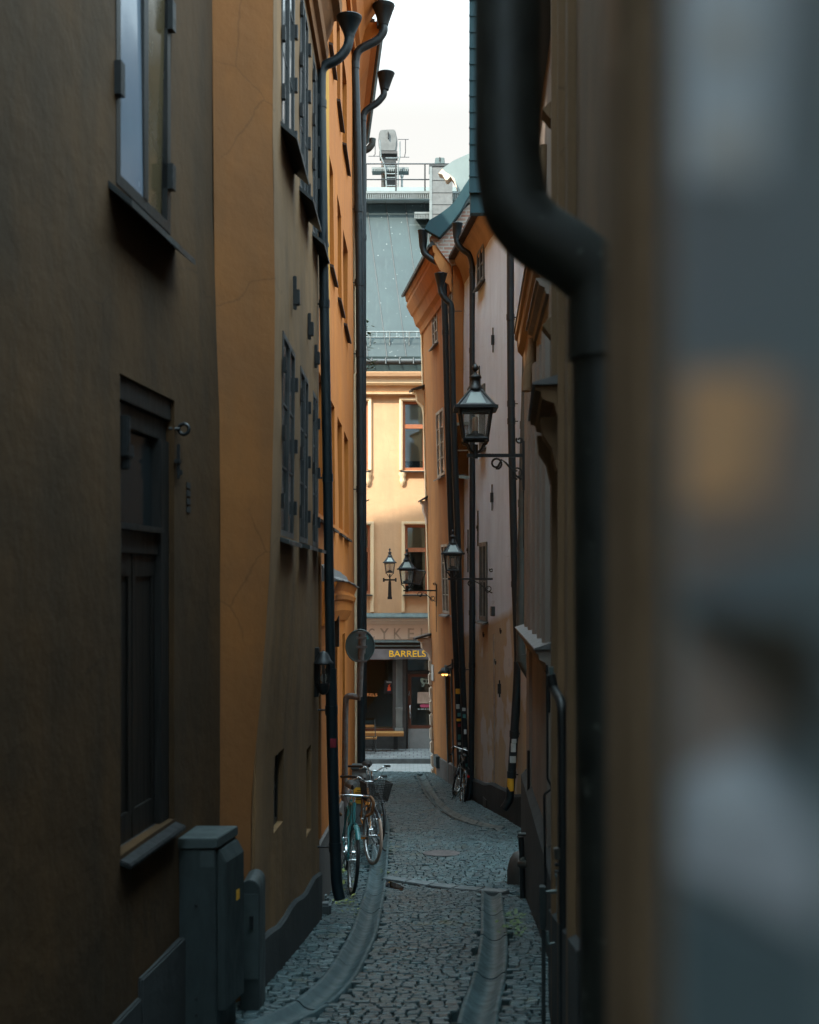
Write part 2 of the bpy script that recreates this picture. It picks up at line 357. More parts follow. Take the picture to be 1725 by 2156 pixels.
    def build(s, name, mat, parent=None, bevel=0., uv=None, local=False):
        me = bpy.data.meshes.new(name)
        base = V((0, 0, 0))
        if parent is not None and not local:
            q = parent
            while q is not None: base += q.location; q = q.parent
        me.from_pydata([tuple(p - base) for p in s.v], [], s.f)
        me.polygons.foreach_set('use_smooth', s.sm)
        ms = mat if isinstance(mat, (list, tuple)) else [mat]
        for m in ms: me.materials.append(m)
        if len(ms) > 1: me.polygons.foreach_set('material_index', s.mi)
        if uv:
            l = me.uv_layers.new()
            for i, c in enumerate(uv): l.data[i].uv = c
        me.validate()
        if bevel:
            bm = bmesh.new(); bm.from_mesh(me); bmesh.ops.remove_doubles(bm, verts=bm.verts, dist=1e-5)
            es = [e for e in bm.edges if len(e.link_faces) == 2 and e.calc_face_angle(0) > .5]
            bmesh.ops.bevel(bm, geom=es, offset=bevel, segments=2, affect='EDGES', clamp_overlap=True)
            bm.to_mesh(me); bm.free()
        o = bpy.data.objects.new(name, me); COL.objects.link(o)
        if parent is not None: o.parent = parent
        return o

def tag(o, label, cat, group=None):
    o['label'] = label; o['category'] = cat
    if group: o['group'] = group
    return o
def thing(name, label, cat, loc, group=None, rot=(0, 0, 0)):
    o = bpy.data.objects.new(name, None); COL.objects.link(o); o.location = loc; o.rotation_euler = rot; o.empty_display_size = .2
    return tag(o, label, cat, group)
def struct(o, kind='structure'): o['kind'] = kind; return o

# ------------------------------------------------------------------ the ground's height
DP = [(0, 1.3), (8.75, 2.28), (10, 2.41), (14.5, 2.88), (18, 3.25), (20.2, 3.385), (25, 3.62), (32, 4.1), (39, 4.41), (40, 4.46), (42.4, 4.58)]
def gz(Yu): return CZ - interp(Yu, DP)
def yu_from_y(y):
    lo, hi = 4., 43.
    for _ in range(50):
        m = (lo + hi) / 2
        if HY + interp(m, DP) / m * F > y: lo = m
        else: hi = m
    return lo
def G(x, y):
    """ground point on sight line x, y"""
    return P(x, y, yu_from_y(y))

# ------------------------------------------------------------------ walls
class Seg:
    """a stretch of house front between two plan points; s along it, z up, d into the wall"""
    def __init__(s, a, b, amp=.012, shift=None, seed=0, side=1):
        s.a = V((a[0], a[1] * U)); s.b = V((b[0], b[1] * U)); s.L = (s.b - s.a).length; s.d = (s.b - s.a) / s.L
        s.n = V((s.d.y, -s.d.x)) * side; s.amp = amp; s.shift = shift; s.seed = seed; s.side = side
    def pt(s, u, z, d=0., wob=True):
        o = -d
        if wob and s.amp: o += s.amp * noise.noise(V((u * .8 + s.seed, z * .8, s.seed * 3.1))) + s.amp * .35 * noise.noise(V((u * 3 + s.seed, z * 3, 1.7)))
        q = s.a + s.d * u + s.n * o
        if s.shift: q = q + V(s.shift(u / s.L, z))
        return V((q.x, q.y, z))
    def px(s, x, y):
        z = CZ
        for _ in range(6):
            k = (x - CX) / (F * U)
            sh = V(s.shift(.5 if _ == 0 else min(1, max(0, u / s.L)), z)) if s.shift else V((0, 0))
            ax = s.a.x + sh.x; ay = s.a.y + sh.y
            u = (k * ay - ax) / (s.d.x - k * s.d.y)
            z = CZ - (y - HY) / F * (ay + s.d.y * u) / U
        return u, z
    def at(s, Yu): return (Yu * U - s.a.y) / s.d.y
    def panel(s, mb, u0, u1, z0, z1, holes=(), res=.3, reveal=.15):
        def cuts(a, b, ext):
            c = sorted(set([a, b] + [e for e in ext if a < e < b])); out = []
            for p, q in zip(c, c[1:]):
                n = max(1, round((q - p) / res)); out += [p + (q - p) * i / n for i in range(n)]
            return out + [b]
        us = cuts(u0, u1, [e for h in holes for e in h[:2]]); zs = cuts(z0, z1, [e for h in holes for e in h[2:4]])
        vs = [s.pt(u, z) for z in zs for u in us]; nu = len(us); fs = []
        for j in range(len(zs) - 1):
            for i in range(nu - 1):
                cu = (us[i] + us[i + 1]) / 2; cz = (zs[j] + zs[j + 1]) / 2
                if any(h[0] < cu < h[1] and h[2] < cz < h[3] for h in holes): continue
                q = (j * nu + i, j * nu + i + 1, (j + 1) * nu + i + 1, (j + 1) * nu + i)
                fs.append(q if s.side == 1 else q[::-1])
        mb.add(vs, fs, True)
        for h in holes:
            rv = h[4] if len(h) > 4 else reveal
            hu = [u for u in us if h[0] - 1e-6 <= u <= h[1] + 1e-6]; hz = [z for z in zs if h[2] - 1e-6 <= z <= h[3] + 1e-6]
            def strip(pts):
                vs = []
                for (u, z) in pts: vs += [s.pt(u, z), s.pt(u, z, rv, False)]
                mb.add(vs, [(2 * i, 2 * i + 1, 2 * i + 3, 2 * i + 2) for i in range(len(pts) - 1)])
            strip([(u, h[2]) for u in hu]); strip([(u, h[3]) for u in hu]); strip([(h[0], z) for z in hz]); strip([(h[1], z) for z in hz])
    def bar(s, mb, u0, u1, z0, z1, d0, d1):
        """a block in wall space (d negative stands proud)"""
        a = [s.pt(u0, z0, d0, False), s.pt(u1, z0, d0, False), s.pt(u1, z0, d1, False), s.pt(u0, z0, d1, False)]
        b = [s.pt(u0, z1, d0, False), s.pt(u1, z1, d0, False), s.pt(u1, z1, d1, False), s.pt(u0, z1, d1, False)]
        mb.hexa(a + b)
    def moulding(s, mb, prof, u0, u1, n=1, drop=None):
        """profile [(out, z)] swept along the wall"""
        rows = []
        for i in range(n + 1):
            u = lerp(u0, u1, i / n); dz = drop(i / n) if drop else 0
            rows.append([s.pt(u, z + dz, -o, False) for o, z in prof])
        k = len(prof); vs = [p for r in rows for p in r]; fs = []
        for i in range(n):
            for j in range(k): fs.append((i * k + j, i * k + (j + 1) % k, (i + 1) * k + (j + 1) % k, (i + 1) * k + j))
        mb.add(vs, fs); mb.add(rows[0], [tuple(range(k))]); mb.add(rows[-1], [tuple(range(k))[::-1]])
def body(mb, seg, u0, u1, z0, z1, depth, roof=0., out=0.):
    """the rest of a house behind its front: ends, back, roof slope"""
    d = depth
    f = lambda u, z, dd: seg.pt(u, z, dd, False)
    A = [f(u0, z0, .02), f(u1, z0, .02), f(u1, z1, .02), f(u0, z1, .02), f(u0, z0, d), f(u1, z0, d), f(u1, z1, d), f(u0, z1, d)]
    mb.add(A, [(0, 3, 7, 4), (1, 5, 6, 2), (4, 7, 6, 5)])
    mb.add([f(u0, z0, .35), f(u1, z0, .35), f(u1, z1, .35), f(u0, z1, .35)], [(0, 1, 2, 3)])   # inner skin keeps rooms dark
    return A
def roof_block(seg, u0, u1, z1, depth, rise, over, mat, parent, name='roof', eave_t=.06):
    mb = MB(); f = lambda u, z, dd: seg.pt(u, z, dd, False)
    q = depth * .5
    a = [f(u0, z1, -over), f(u1, z1, -over), f(u1, z1 + rise, q), f(u0, z1 + rise, q), f(u1, z1, depth), f(u0, z1, depth)]
    mb.add(a, [(0, 1, 2, 3), (3, 2, 4, 5), (0, 3, 5), (1, 4, 2)])
    lo = [p - V((0, 0, eave_t)) for p in (a[0], a[1], a[4], a[5])]
    mb.add(lo + [a[0], a[1], a[4], a[5]], [(0, 1, 2, 3), (0, 4, 5, 1), (1, 5, 6, 2), (2, 6, 7, 3), (3, 7, 4, 0)])
    return mb.build(name, mat, parent)
def window(seg, parent, u0, u1, z0, z1, mf, mg, depth=.1, fw=.06, cols=2, rows=3, mw=.024, sill=None, name='window', blind=None, hinges=0, meet=.07, th=.05, back=True):
    mb = MB(); d0, d1 = depth - th, depth
    B = lambda *a: seg.bar(mb, *a)
    B(u0, u1, z0, z0 + fw, d0, d1); B(u0, u1, z1 - fw, z1, d0, d1)
    B(u0, u0 + fw, z0 + fw, z1 - fw, d0, d1); B(u1 - fw, u1, z0 + fw, z1 - fw, d0, d1)
    iu0, iu1, iz0, iz1 = u0 + fw, u1 - fw, z0 + fw, z1 - fw
    cu = []
    for c in range(1, cols):
        u = lerp(iu0, iu1, c / cols); w = meet / 2 if (cols == 2 or c == cols // 2) else mw / 2
        B(u - w, u + w, iz0, iz1, d0 - .004, d1 - .004); cu.append((u, w))
    edges = [iu0] + [e for u, w in cu for e in (u - w, u + w)] + [iu1]
    for r in range(1, rows):
        z = lerp(iz0, iz1, r / rows)
        for a, b in zip(edges[::2], edges[1::2]): B(a, b, z - mw / 2, z + mw / 2, d0 + .008, d1 - .008)
    w = mb.build(name, mf, parent)
    g = MB()
    if mg: seg.bar(g, u0 + fw * .5, u1 - fw * .5, z0 + fw * .5, z1 - fw * .5, d1 - th * .55, d1 - th * .55 + .006); g.build('pane', mg, w)
    if blind:
        b = MB(); seg.bar(b, u0 + fw, u1 - fw, lerp(z0, z1, blind), z1 - fw, d1 + .05, d1 + .06); b.build('blind', M['blind'], w)
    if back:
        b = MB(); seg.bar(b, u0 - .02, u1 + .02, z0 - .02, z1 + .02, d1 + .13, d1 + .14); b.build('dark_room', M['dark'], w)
    if sill:
        ms, out, drop, ext = sill
        s_ = MB(); a = [seg.pt(u, z, d, False) for u, z, d in ((u0 - ext, z0 - .005, d1 - .01), (u1 + ext, z0 - .005, d1 - .01), (u1 + ext, z0 - drop, -out), (u0 - ext, z0 - drop, -out))]
        b = [p - V((0, 0, .028)) for p in a]; s_.hexa(b + a); s_.build('sill', ms, w)
    for k in range(hinges):
        for (uu, sg) in ((u0, -1), (u1, 1)):
            h = MB(); z = lerp(z0, z1, (k + .5) / hinges)
            seg.bar(h, uu - .022, uu + .022, z - .045, z + .045, -.024, d0); h.build('hinge', M['iron'], w)
    return w
SUN_EL, SUN_AZ, SUN_E, SUN_ANG = 45, 222, 3.3, 1.5
HAZE = [(0, (.42, .405, .365)), (1, (2.6, 3.5, 3.85)), (.42, (.45, .44, .41)), (.62, (1.2, 1.55, 1.70))]
HAZE_GAIN = 8.0; EXPO = 1.5; FSTOP = 2.6
# ================================================================== SETTING: ground, setts, channels, street
def XL(Yu): return interp(Yu, [(-8, -2.31), (9.3, -1.07), (9.7, -.88), (14.5, -.80), (27, -.86), (33.5, -1.35), (39, -1.65)])
def XR(Yu): return interp(Yu, [(1.3, .40), (9.3, .80), (9.9, .95), (18.2, 1.26), (18.4, 2.05), (22.6, 1.85), (33.2, 1.06), (39, .52)])
GL = [(6.2, -1.30), (7.3, -1.05), (8.2, -.86), (9.07, -.635), (9.6, -.53), (10.56, -.44), (11.7, -.398), (13.7, -.355), (18.9, -.36), (22, -.375), (26, -.42), (30, -.62)]
GR = [(5, .16), (7, .24), (9.18, .377), (9.6, .411), (10.9, .516), (13.15, .652), (15, .73), (17.85, .855)]
GF = [(24.75, 1.30), (25.6, 1.02), (26.6, .84), (28.95, .6), (33.2, .40), (38.5, .24)]
def dens(path, n=6):
    out = []
    for i in range(len(path) - 1):
        p0, p1, p2, p3 = (V(path[max(0, i - 1)]), V(path[i]), V(path[i + 1]), V(path[min(len(path) - 1, i + 2)]))
        for k in range(n):
            t = k / n
            out.append(.5 * (2 * p1 + (p2 - p0) * t + (2 * p0 - 5 * p1 + 4 * p2 - p3) * t * t + (3 * p1 - p0 - 3 * p2 + p3) * t ** 3))
    out.append(V(path[-1])); return out
def wline(path): return [V((q[1], q[0] * U)) for q in dens(path)]
WG = [wline(g) for g in (GL, GR, GF)]
def near_gutter(x, y, m):
    for w in WG:
        for a, b in zip(w, w[1:]):
            if min(a.y, b.y) - .3 > y or max(a.y, b.y) + .3 < y: continue
            d = b - a; t = max(0, min(1, (V((x, y)) - a).dot(d) / d.length_squared))
            if (a + d * t - V((x, y))).length < m: return True
    return False
def ground_z(x, y):
    z = gz(y / U)
    return z + .014 * noise.noise(V((x * .9, y * .7, 3.3)))
KA, KB = G(812, 1851), G(1066, 1880)

mb = MB(); mb.box(-160, 160, -60, 160, CZ - 5.6, CZ - 4.95); struct(mb.build('ground', M['earth']))
mb = MB()
ys = [-3 + i * .25 for i in range(int(31 / .25) + 1)]
mb.sheet(lambda u, v: V((lerp(-3.2, 3.2, u), lerp(-6, 27.8, v), ground_z(lerp(-3.2, 3.2, u), lerp(-6, 27.8, v)) - .062)), 24, 130)
struct(mb.build('lane_bed', M['mortar']))

mb = MB(); y = 3.6
def sett(mb, x0, x1, y0, y1, dz, sk):
    j = lambda: R.uniform(-.006, .006)
    c = [(x0 + j(), y0 + j()), (x1 + j(), y0 + j()), (x1 + j(), y1 + j()), (x0 + j(), y1 + j())]
    g = .0042; b = R.uniform(.004, .008)
    tz = [R.uniform(-.003, .003) for _ in range(4)]
    mx, my = (x0 + x1) / 2, (y0 + y1) / 2
    vs = []
    for ring, (ins, dd) in enumerate(((g, -.075), (g, -.012), (g + b * .45, -.003), (g + b, 0))):
        for i, (px, py) in enumerate(c):
            qx = px + (ins if px < mx else -ins); qy = py + (ins if py < my else -ins)
            vs.append((qx, qy + (qx - 0) * sk, ground_z(qx, qy) + dd + dz + (tz[i] if ring > 0 else 0)))
    fs = [(12, 13, 14, 15)]
    for r in range(3):
        for i in range(4): fs.append((r * 4 + i, r * 4 + (i + 1) % 4, r * 4 + 4 + (i + 1) % 4, r * 4 + 4 + i))
    mb.add(vs, fs)
row = 0
while y < 27.55:
    row += 1
    h = R.uniform(.052, .069) * (1.0 if y < 12.6 else 1.2)
    x = XL((y + h / 2) / U) - R.uniform(0, .1); xr = XR((y + h / 2) / U) + .03
    while x < xr:
        w = R.uniform(.058, .104) * (1.0 if y < 12.6 else 1.15)
        cx, cy = x + w / 2, y + h / 2
        yl = 2.0 * 0
        on_kerb = abs((KB - KA).to_2d().normalized().cross(V((cx, cy)) - KA.to_2d())) < .10 and KA.x - .05 < cx < KB.x + .1
        if not near_gutter(cx, cy, .118) and not on_kerb and R.random() > .006:
            arch = -.05 * (1 - min(1, (cx / 1.0) ** 2))
            sett(mb, x, x + w, y, y + h, R.uniform(-.004, .004), .03 * math.sin(row * .05))
        x += w
    y += h
struct(mb.build('cobbled_lane', M['sett']))

def channel(name, path, half=.105, step=1.0, dip=.042):
    w = wline(path)
    # resample
    pts = [w[0]]; acc = []
    L = [0]
    for a, b in zip(w, w[1:]): L.append(L[-1] + (b - a).length)
    def at(l):
        for i in range(len(L) - 1):
            if l <= L[i + 1]: return w[i].lerp(w[i + 1], (l - L[i]) / max(1e-9, L[i + 1] - L[i]))
        return w[-1]
    def nrm(l):
        t = (at(min(L[-1], l + .15)) - at(max(0, l - .15))).normalized(); return V((t.y, -t.x))
    prof = [(-1, 0), (-.86, .004), (-.72, -.006), (-.45, -.65), (-.2, -.93), (0, -1), (.2, -.93), (.45, -.65), (.72, -.006), (.86, .004), (1, 0)]
    mb = MB(); l = 0
    while l < L[-1] - .1:
        l1 = min(L[-1], l + step * R.uniform(.75, 1.25)); tilt = R.uniform(-.005, .005); rows = []
        n = 5
        for i in range(n + 1):
            ll = lerp(l + .010, l1 - .010, i / n); c = at(ll); q = nrm(ll)
            zc = gz(c.y / U) + .006 + tilt * (i / n - .5) * 2
            ring = [V((*(c + q * half * t), zc + (dip * d if d < 0 else d))) for t, d in prof]
            ring += [V((*(c + q * half), zc - .1)), V((*(c - q * half), zc - .1))]
            rows.append(ring)
        k = len(rows[0]); vs = [p for r in rows for p in r]
        fs = [(i * k + j, i * k + (j + 1) % k, (i + 1) * k + (j + 1) % k, (i + 1) * k + j) for i in range(n) for j in range(k)]
        mb.add(vs, fs, True); mb.add(rows[0], [tuple(range(k))]); mb.add(rows[-1], [tuple(range(k))[::-1]])
        l = l1
    return struct(mb.build(name, M['gutter']))
channel('gutter_channel', GL, step=1.25); channel('gutter_channel', GR, step=1.3); channel('gutter_channel', GF)
# stone edging across the lane, puddles
mb = MB(); d = (KB - KA); n = 5
for i in range(n):
    a = KA + d * (i / n) + d.normalized() * .004; b = KA + d * ((i + 1) / n) - d.normalized() * .004
    a.z = ground_z(a.x, a.y); b.z = ground_z(b.x, b.y)
    q = V((-d.y, d.x, 0)).normalized() * .075
    lo = V((0, 0, -.08)); hi = V((0, 0, .022))
    mb.hexa([a - q + lo, b - q + lo, b + q + lo, a + q + lo, a - q + hi, b - q + hi, b + q + hi, a + q + hi])
struct(mb.build('kerb', M['kerb'], bevel=.008))
def puddle(pix, dz, name='water'):
    pts = [G(*p) for p in pix]; z = sum(p.z for p in pts) / len(pts)
    mb = MB(); mb.prism([V((p.x, p.y, p.z + dz)) for p in pts], (0, 0, .003)); return struct(mb.build(name, M['water']))
puddle([(812, 1860), (822, 1858), (838, 1863), (852, 1871), (846, 1876), (828, 1871), (812, 1868)], .008)
0 and puddle([(1030, 1890), (1041, 1887), (1045, 1897), (1043, 1904), (1037, 1908), (1030, 1904)], -.036)
puddle([(906, 1665), (916, 1668), (922, 1680), (914, 1682)], -.034)
# drain cover
c = G(930, 1799)
t = thing('drain_cover', 'reddish slotted iron drain cover set flush among the setts', 'drain cover', (c.x, c.y, c.z))
mb = MB(); sl = -.15
rr = .235
ring = [V((c.x + rr * math.cos(a), c.y + rr * math.sin(a), ground_z(c.x, c.y) + .004 + sl * 0 + (gz((c.y + rr * math.sin(a)) / U) - gz(c.y / U)))) for a in [2 * math.pi * i / 28 for i in range(28)]]
mb.prism(ring, (0, 0, .004)); mb.build('rim', M['pinkiron'], t)
mb = MB()
for i in range(-7, 8):
    x = c.x + i * .028; hh = math.sqrt(max(0, .2 ** 2 - (i * .028) ** 2))
    if hh < .04: continue
    zz = lambda yy: gz(yy / U) + .012
    y0, y1 = c.y - hh, c.y + hh
    mb.hexa([(x - .008, y0, zz(y0) - .01), (x + .008, y0, zz(y0) - .01), (x + .008, y1, zz(y1) - .01), (x - .008, y1, zz(y1) - .01),
             (x - .008, y0, zz(y0) + .003), (x + .008, y0, zz(y0) + .003), (x + .008, y1, zz(y1) + .003), (x - .008, y1, zz(y1) + .003)])
mb.build('grating', M['pinkiron'], t)
# cross street, kerb and pavement
mb = MB(); ya, yb = 39.4 * U, 42.42 * U
mb.hexa([(-25, ya, CZ - 4.9), (25, ya, CZ - 4.9), (25, yb, CZ - 4.9), (-25, yb, CZ - 4.9), (-25, ya, CZ - 4.445), (25, ya, CZ - 4.445), (25, yb, CZ - 4.58), (-25, yb, CZ - 4.58)])
struct(mb.build('road', M['street']))
mb = MB(); x = -12.
while x < 12:
    w = R.uniform(1.0, 1.3); mb.box(x + .004, x + w - .004, yb + .002, yb + .2, CZ - 4.9, CZ - 4.462 + R.uniform(-.003, .003)); x += w
struct(mb.build('kerb', M['kerb'], bevel=.012))
mb = MB(); mb.box(-25, 25, yb + .2, 45.4 * U, CZ - 4.9, CZ - 4.468); struct(mb.build('pavement', M['pave']))

# ================================================================== LEFT HOUSES
def at9(tab, Yu, ref): return [(CZ - (y - HY) / F * Yu, (x - CX) / F * Yu - ref) for y, x in tab][::-1]
LA = at9([(-600, 445), (0, 447), (470, 451), (632, 453), (906, 462), (1089, 464), (2200, 463)], 9.38, -1.065)
RA = at9([(-600, 580), (0, 575), (300, 574), (468, 577), (632, 579), (876, 576), (1059, 572), (1200, 568), (1330, 560), (1480, 548), (1590, 537), (1680, 530), (1830, 528), (2200, 527)], 9.7, -.776)
shA = lambda t, z: (interp(z, LA) * max(0, min(1, ((-1.5 + 10.88 * t) - 8.7) / .68)), 0)
shE = lambda t, z: (lerp(interp(z, LA), interp(z, RA), max(0, min(1, t))), 0)
shB = lambda t, z: (interp(z, RA) * max(0, 1 - t) ** 1.3, 0)

# ---- house A: the dark wall at the left edge
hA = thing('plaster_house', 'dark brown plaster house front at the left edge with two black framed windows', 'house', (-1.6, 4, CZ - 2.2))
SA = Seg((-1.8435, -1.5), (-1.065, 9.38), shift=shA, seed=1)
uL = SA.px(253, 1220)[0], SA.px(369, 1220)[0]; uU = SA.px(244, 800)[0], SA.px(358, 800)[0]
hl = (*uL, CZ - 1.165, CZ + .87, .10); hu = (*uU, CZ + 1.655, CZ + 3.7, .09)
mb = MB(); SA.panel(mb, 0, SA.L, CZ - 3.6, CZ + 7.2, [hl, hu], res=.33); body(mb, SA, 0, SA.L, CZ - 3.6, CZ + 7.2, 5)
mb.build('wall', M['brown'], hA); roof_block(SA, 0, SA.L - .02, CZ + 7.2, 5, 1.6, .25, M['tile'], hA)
# lower window: glazed upper light over two boarded leaves
a, b = uL; zt, zb = CZ + .87, CZ - 1.165; zm = CZ + .215
mb = MB(); B = lambda *q: SA.bar(mb, *q)
B(a, b, zt - .10, zt, .02, .10); B(a, b, zt - .2, zt - .10, .045, .10); B(a, a + .035, zb, zt - .2, .045, .10); B(b - .13, b, zb, zt - .2, .03, .10)
B(a + .035, b - .13, zm - .10, zm, .045, .10); B(a + .035, b - .13, zm, zm + .03, .015, .06)
w = mb.build('window', M['darkwood'], hA, bevel=.004)
mb = MB(); SA.bar(mb, a + .02, b - .12, zm, zt - .19, .075, .082); mb.build('pane', M['glass'], w)
um = lerp(a + .035, b - .13, .47)
for p, q in ((a + .035, um - .006), (um + .006, b - .13)):
    mb = MB(); SA.bar(mb, p, q, zb, zm - .10, .07, .10)
    for r in ((p, q, zb, zb + .13), (p, q, zm - .2, zm - .1), (p, p + .045, zb + .13, zm - .2), (q - .045, q, zb + .13, zm - .2)): SA.bar(mb, *r, .060, .071)
    mb.build('door_leaf', M['shutter'], w, bevel=.004)
mb = MB(); q0 = [SA.pt(u, z, d, False) for u, z, d in ((a - .01, zb + .012, .09), (b + .02, zb + .012, .09), (b + .02, zb - .035, -.05), (a - .01, zb - .035, -.05))]
mb.hexa([p - V((0, 0, .024)) for p in q0] + q0); mb.build('sill', M['iron'], w, bevel=.005)
mb = MB()
for z, s_ in ((CZ + .62, 1), (CZ + .47, 0)):
    o = SA.pt(a + .07, z, .05, False)
mb.tube([SA.pt(b + .0, CZ + .735, .03, False), SA.pt(b + .02, CZ + .735, -.015, False)], .008)
mb.tube([SA.pt(b + .03, CZ + .735 + .026 * math.sin(t_), -.035 - .026 * math.cos(t_), False) for t_ in [i * math.pi / 6 for i in range(12)]], .009, closed=True)
mb.build('iron_ring', M['iron'], hA)
mb = MB(); 
SA.bar(mb, b + .005, b + .022, CZ + .49, CZ + .66, -.02, -.006); SA.bar(mb, b - .02, b + .035, CZ + .565, CZ + .585, -.024, .0); SA.bar(mb, b + .02, b + .04, CZ + .51, CZ + .535, -.028, -.008)
mb.build('iron_latch', M['iron'], hA, bevel=.003)
mb = MB(); SA.bar(mb, a + .05, a + .08, CZ + .47, CZ + .70, -.02, .03); SA.bar(mb, a + .03, a + .11, CZ + .52, CZ + .58, -.025, .05); mb.build('iron_latch', M['iron'], hA, bevel=.006)
mb = MB(); u = SA.px(396, 1040)[0]
for i in range(4):
    z = CZ - (1015 + i * 17 - HY) / F * 8.6; SA.bar(mb, u - .03, u + .035, z - .03, z, -.004, .0)
mb.build('air_vent', M['dark'], hA)
# upper window
wu = window(SA, hA, *uU, CZ + 1.655, CZ + 3.7, M['darkwood'], None, depth=.024, fw=.05, cols=2, rows=1, meet=.06, th=.028, sill=(M['sill'], .10, .10, .09))
for f0, f1, tl in ((.03, .505, .07), (.525, .97, -.10)):      # each pane leans to turn its reflection; its colour has one painted in
    mb = MB(); pa, pb = lerp(*uU, f0), lerp(*uU, f1); zz = (CZ + 1.68, CZ + 3.68); zm_ = (zz[0] + zz[1]) / 2
    d_ = lambda z: .010 + (z - zm_) * tl * .18
    mb.add([SA.pt(pa, zz[0], d_(zz[0]), False), SA.pt(pb, zz[0], d_(zz[0]), False), SA.pt(pb, zz[1], d_(zz[1]), False), SA.pt(pa, zz[1], d_(zz[1]), False)], [(0, 1, 2, 3)])
    mb.build('pane', M['glass_pale'] if tl > 0 else M['glass_brown'], wu)
mb = MB(); SA.bar(mb, uU[0] - .02, uU[0] + .03, CZ + 2.02, CZ + 2.16, -.03, .04); mb.build('hinge', M['iron'], wu)
mb = MB(); SA.bar(mb, uU[1] - .05, uU[1] - .0, CZ + 1.86, CZ + 1.98, -.03, .04); mb.build('hinge', M['iron'], wu)
mb = MB(); SA.bar(mb, uU[1] - .05, uU[1] - .0, CZ + 2.62, CZ + 2.76, -.03, .04); mb.build('hinge', M['iron'], wu)
mb = MB(); u0 = SA.px(225, 2100)[0]; SA.bar(mb, .1, u0, CZ - 3.5, CZ - 1.93, -.02, .03); SA.bar(mb, u0, SA.px(290, 2100)[0], CZ - 3.5, CZ - 1.84, -.02, .03); SA.bar(mb, SA.px(290, 2100)[0], SA.L - .002, CZ - 3.5, CZ - 1.76, -.022, .03)
mb.build('plinth', M['plinth'], hA, bevel=.008)

# ---- house B: orange end strip, brown ochre lane front
hB = thing('plaster_house', 'brown ochre plaster house with a curving orange corner and rows of small paned windows', 'house', (-1.2, 8.5, CZ - 2.7))
SE = Seg((-1.065, 9.38), (-.776, 9.7), amp=.006, shift=shE, seed=2)
SB = Seg((-.776, 9.7), (-.772, 14.6), amp=.010, shift=shB, seed=3)
TB = CZ + 4.9
ub = [(SB.at(p), SB.at(q)) for p, q in ((10.36, 11.45), (12.05, 12.98), (13.62, 14.32))]
hs = [(*u, CZ + .27, CZ + 1.51, .09) for u in ub] + [(*u, CZ + 2.78, CZ + 4.2, .09) for u in ub]
cel = (SB.px(578, 1690)[0], SB.px(597, 1690)[0], CZ - 1.62, CZ - 1.13, .11)
cel2 = (SB.px(646, 1620)[0], SB.px(656, 1620)[0], CZ - 2.0, CZ - 1.32, .12)
mb = MB(); SB.panel(mb, 0, SB.L, CZ - 4.2, TB, hs + [cel, cel2], res=.14); body(mb, SB, 0.03, SB.L, CZ - 4.2, TB, 4.5)
mb.build('wall', M['ochre'], hB)
mb = MB(); SE.panel(mb, 0, SE.L, CZ - 4.2, TB, res=.09); mb.build('end_wall', M['ochre_end'], hB)
roof_block(SB, -.4, SB.L, TB + .12, 4.5, 1.6, .20, M['tile'], hB)
for i, u in enumerate(ub):
    window(SB, hB, *u, CZ + .27, CZ + 1.51, M['slateframe'], M['glass'], depth=.022, fw=.036, mw=.016, meet=.045, cols=2, rows=3, sill=(M['sill'], .06 if i == 0 else .08, .03, .03), hinges=3, th=.026)
    window(SB, hB, *u, CZ + 2.78, CZ + 4.2, M['slateframe'], M['glass'], depth=.022, fw=.036, mw=.016, meet=.045, cols=2, rows=3, sill=(M['sill'], .10, .10, .05), hinges=4, th=.026)
window(SB, hB, *cel[:4], M['darkwood'], M['glass'], depth=.09, fw=.035, cols=2, rows=2)
mb = MB(); SB.bar(mb, *cel2[:4], .07, .1); mb.build('hatch', M['darkwood'], hB)
for x, y0, y1 in ((616, 583, 652), (647, 660, 715), (661, 726, 775)):
    mb = MB(); u, z = SB.px(x, y1); _, z1 = SB.px(x, y0)
    SB.bar(mb, u - .012, u + .012, z, z1, -.03, -.005); SB.bar(mb, u - .02, u + .03, z + .03, z + .13, -.05, -.01); mb.build('wall_anchor', M['iron'], hB, bevel=.004)
mb = MB(); SB.moulding(mb, [(0, TB - .62), (.03, TB - .62), (.04, TB - .52), (.075, TB - .5), (.085, TB - .40), (.05, TB - .37), (.11, TB - .22), (.13, TB - .14), (.19, TB - .12), (.20, TB), (0, TB)], 0, SB.L - .02, 8)
mb.build('cornice', M['ochre_end'], hB)
mb = MB(); prev = None
SB.moulding(mb, [(-.03, CZ - 4.1), (.028, CZ - 4.1), (.028, CZ - 2.14), (.012, CZ - 2.12), (-.03, CZ - 2.12)], .08, SB.L - .01, 12, drop=lambda t: -.36 * t + .02 * math.sin(t * 17))
mb.build('plinth', M['plinth'], hB)
mb = MB(); SB.bar(mb, SB.L - .09, SB.L - .01, CZ - 2.2, CZ + .25, -.02, .0); mb.build('corner_board', M['ochre_end'], hB)

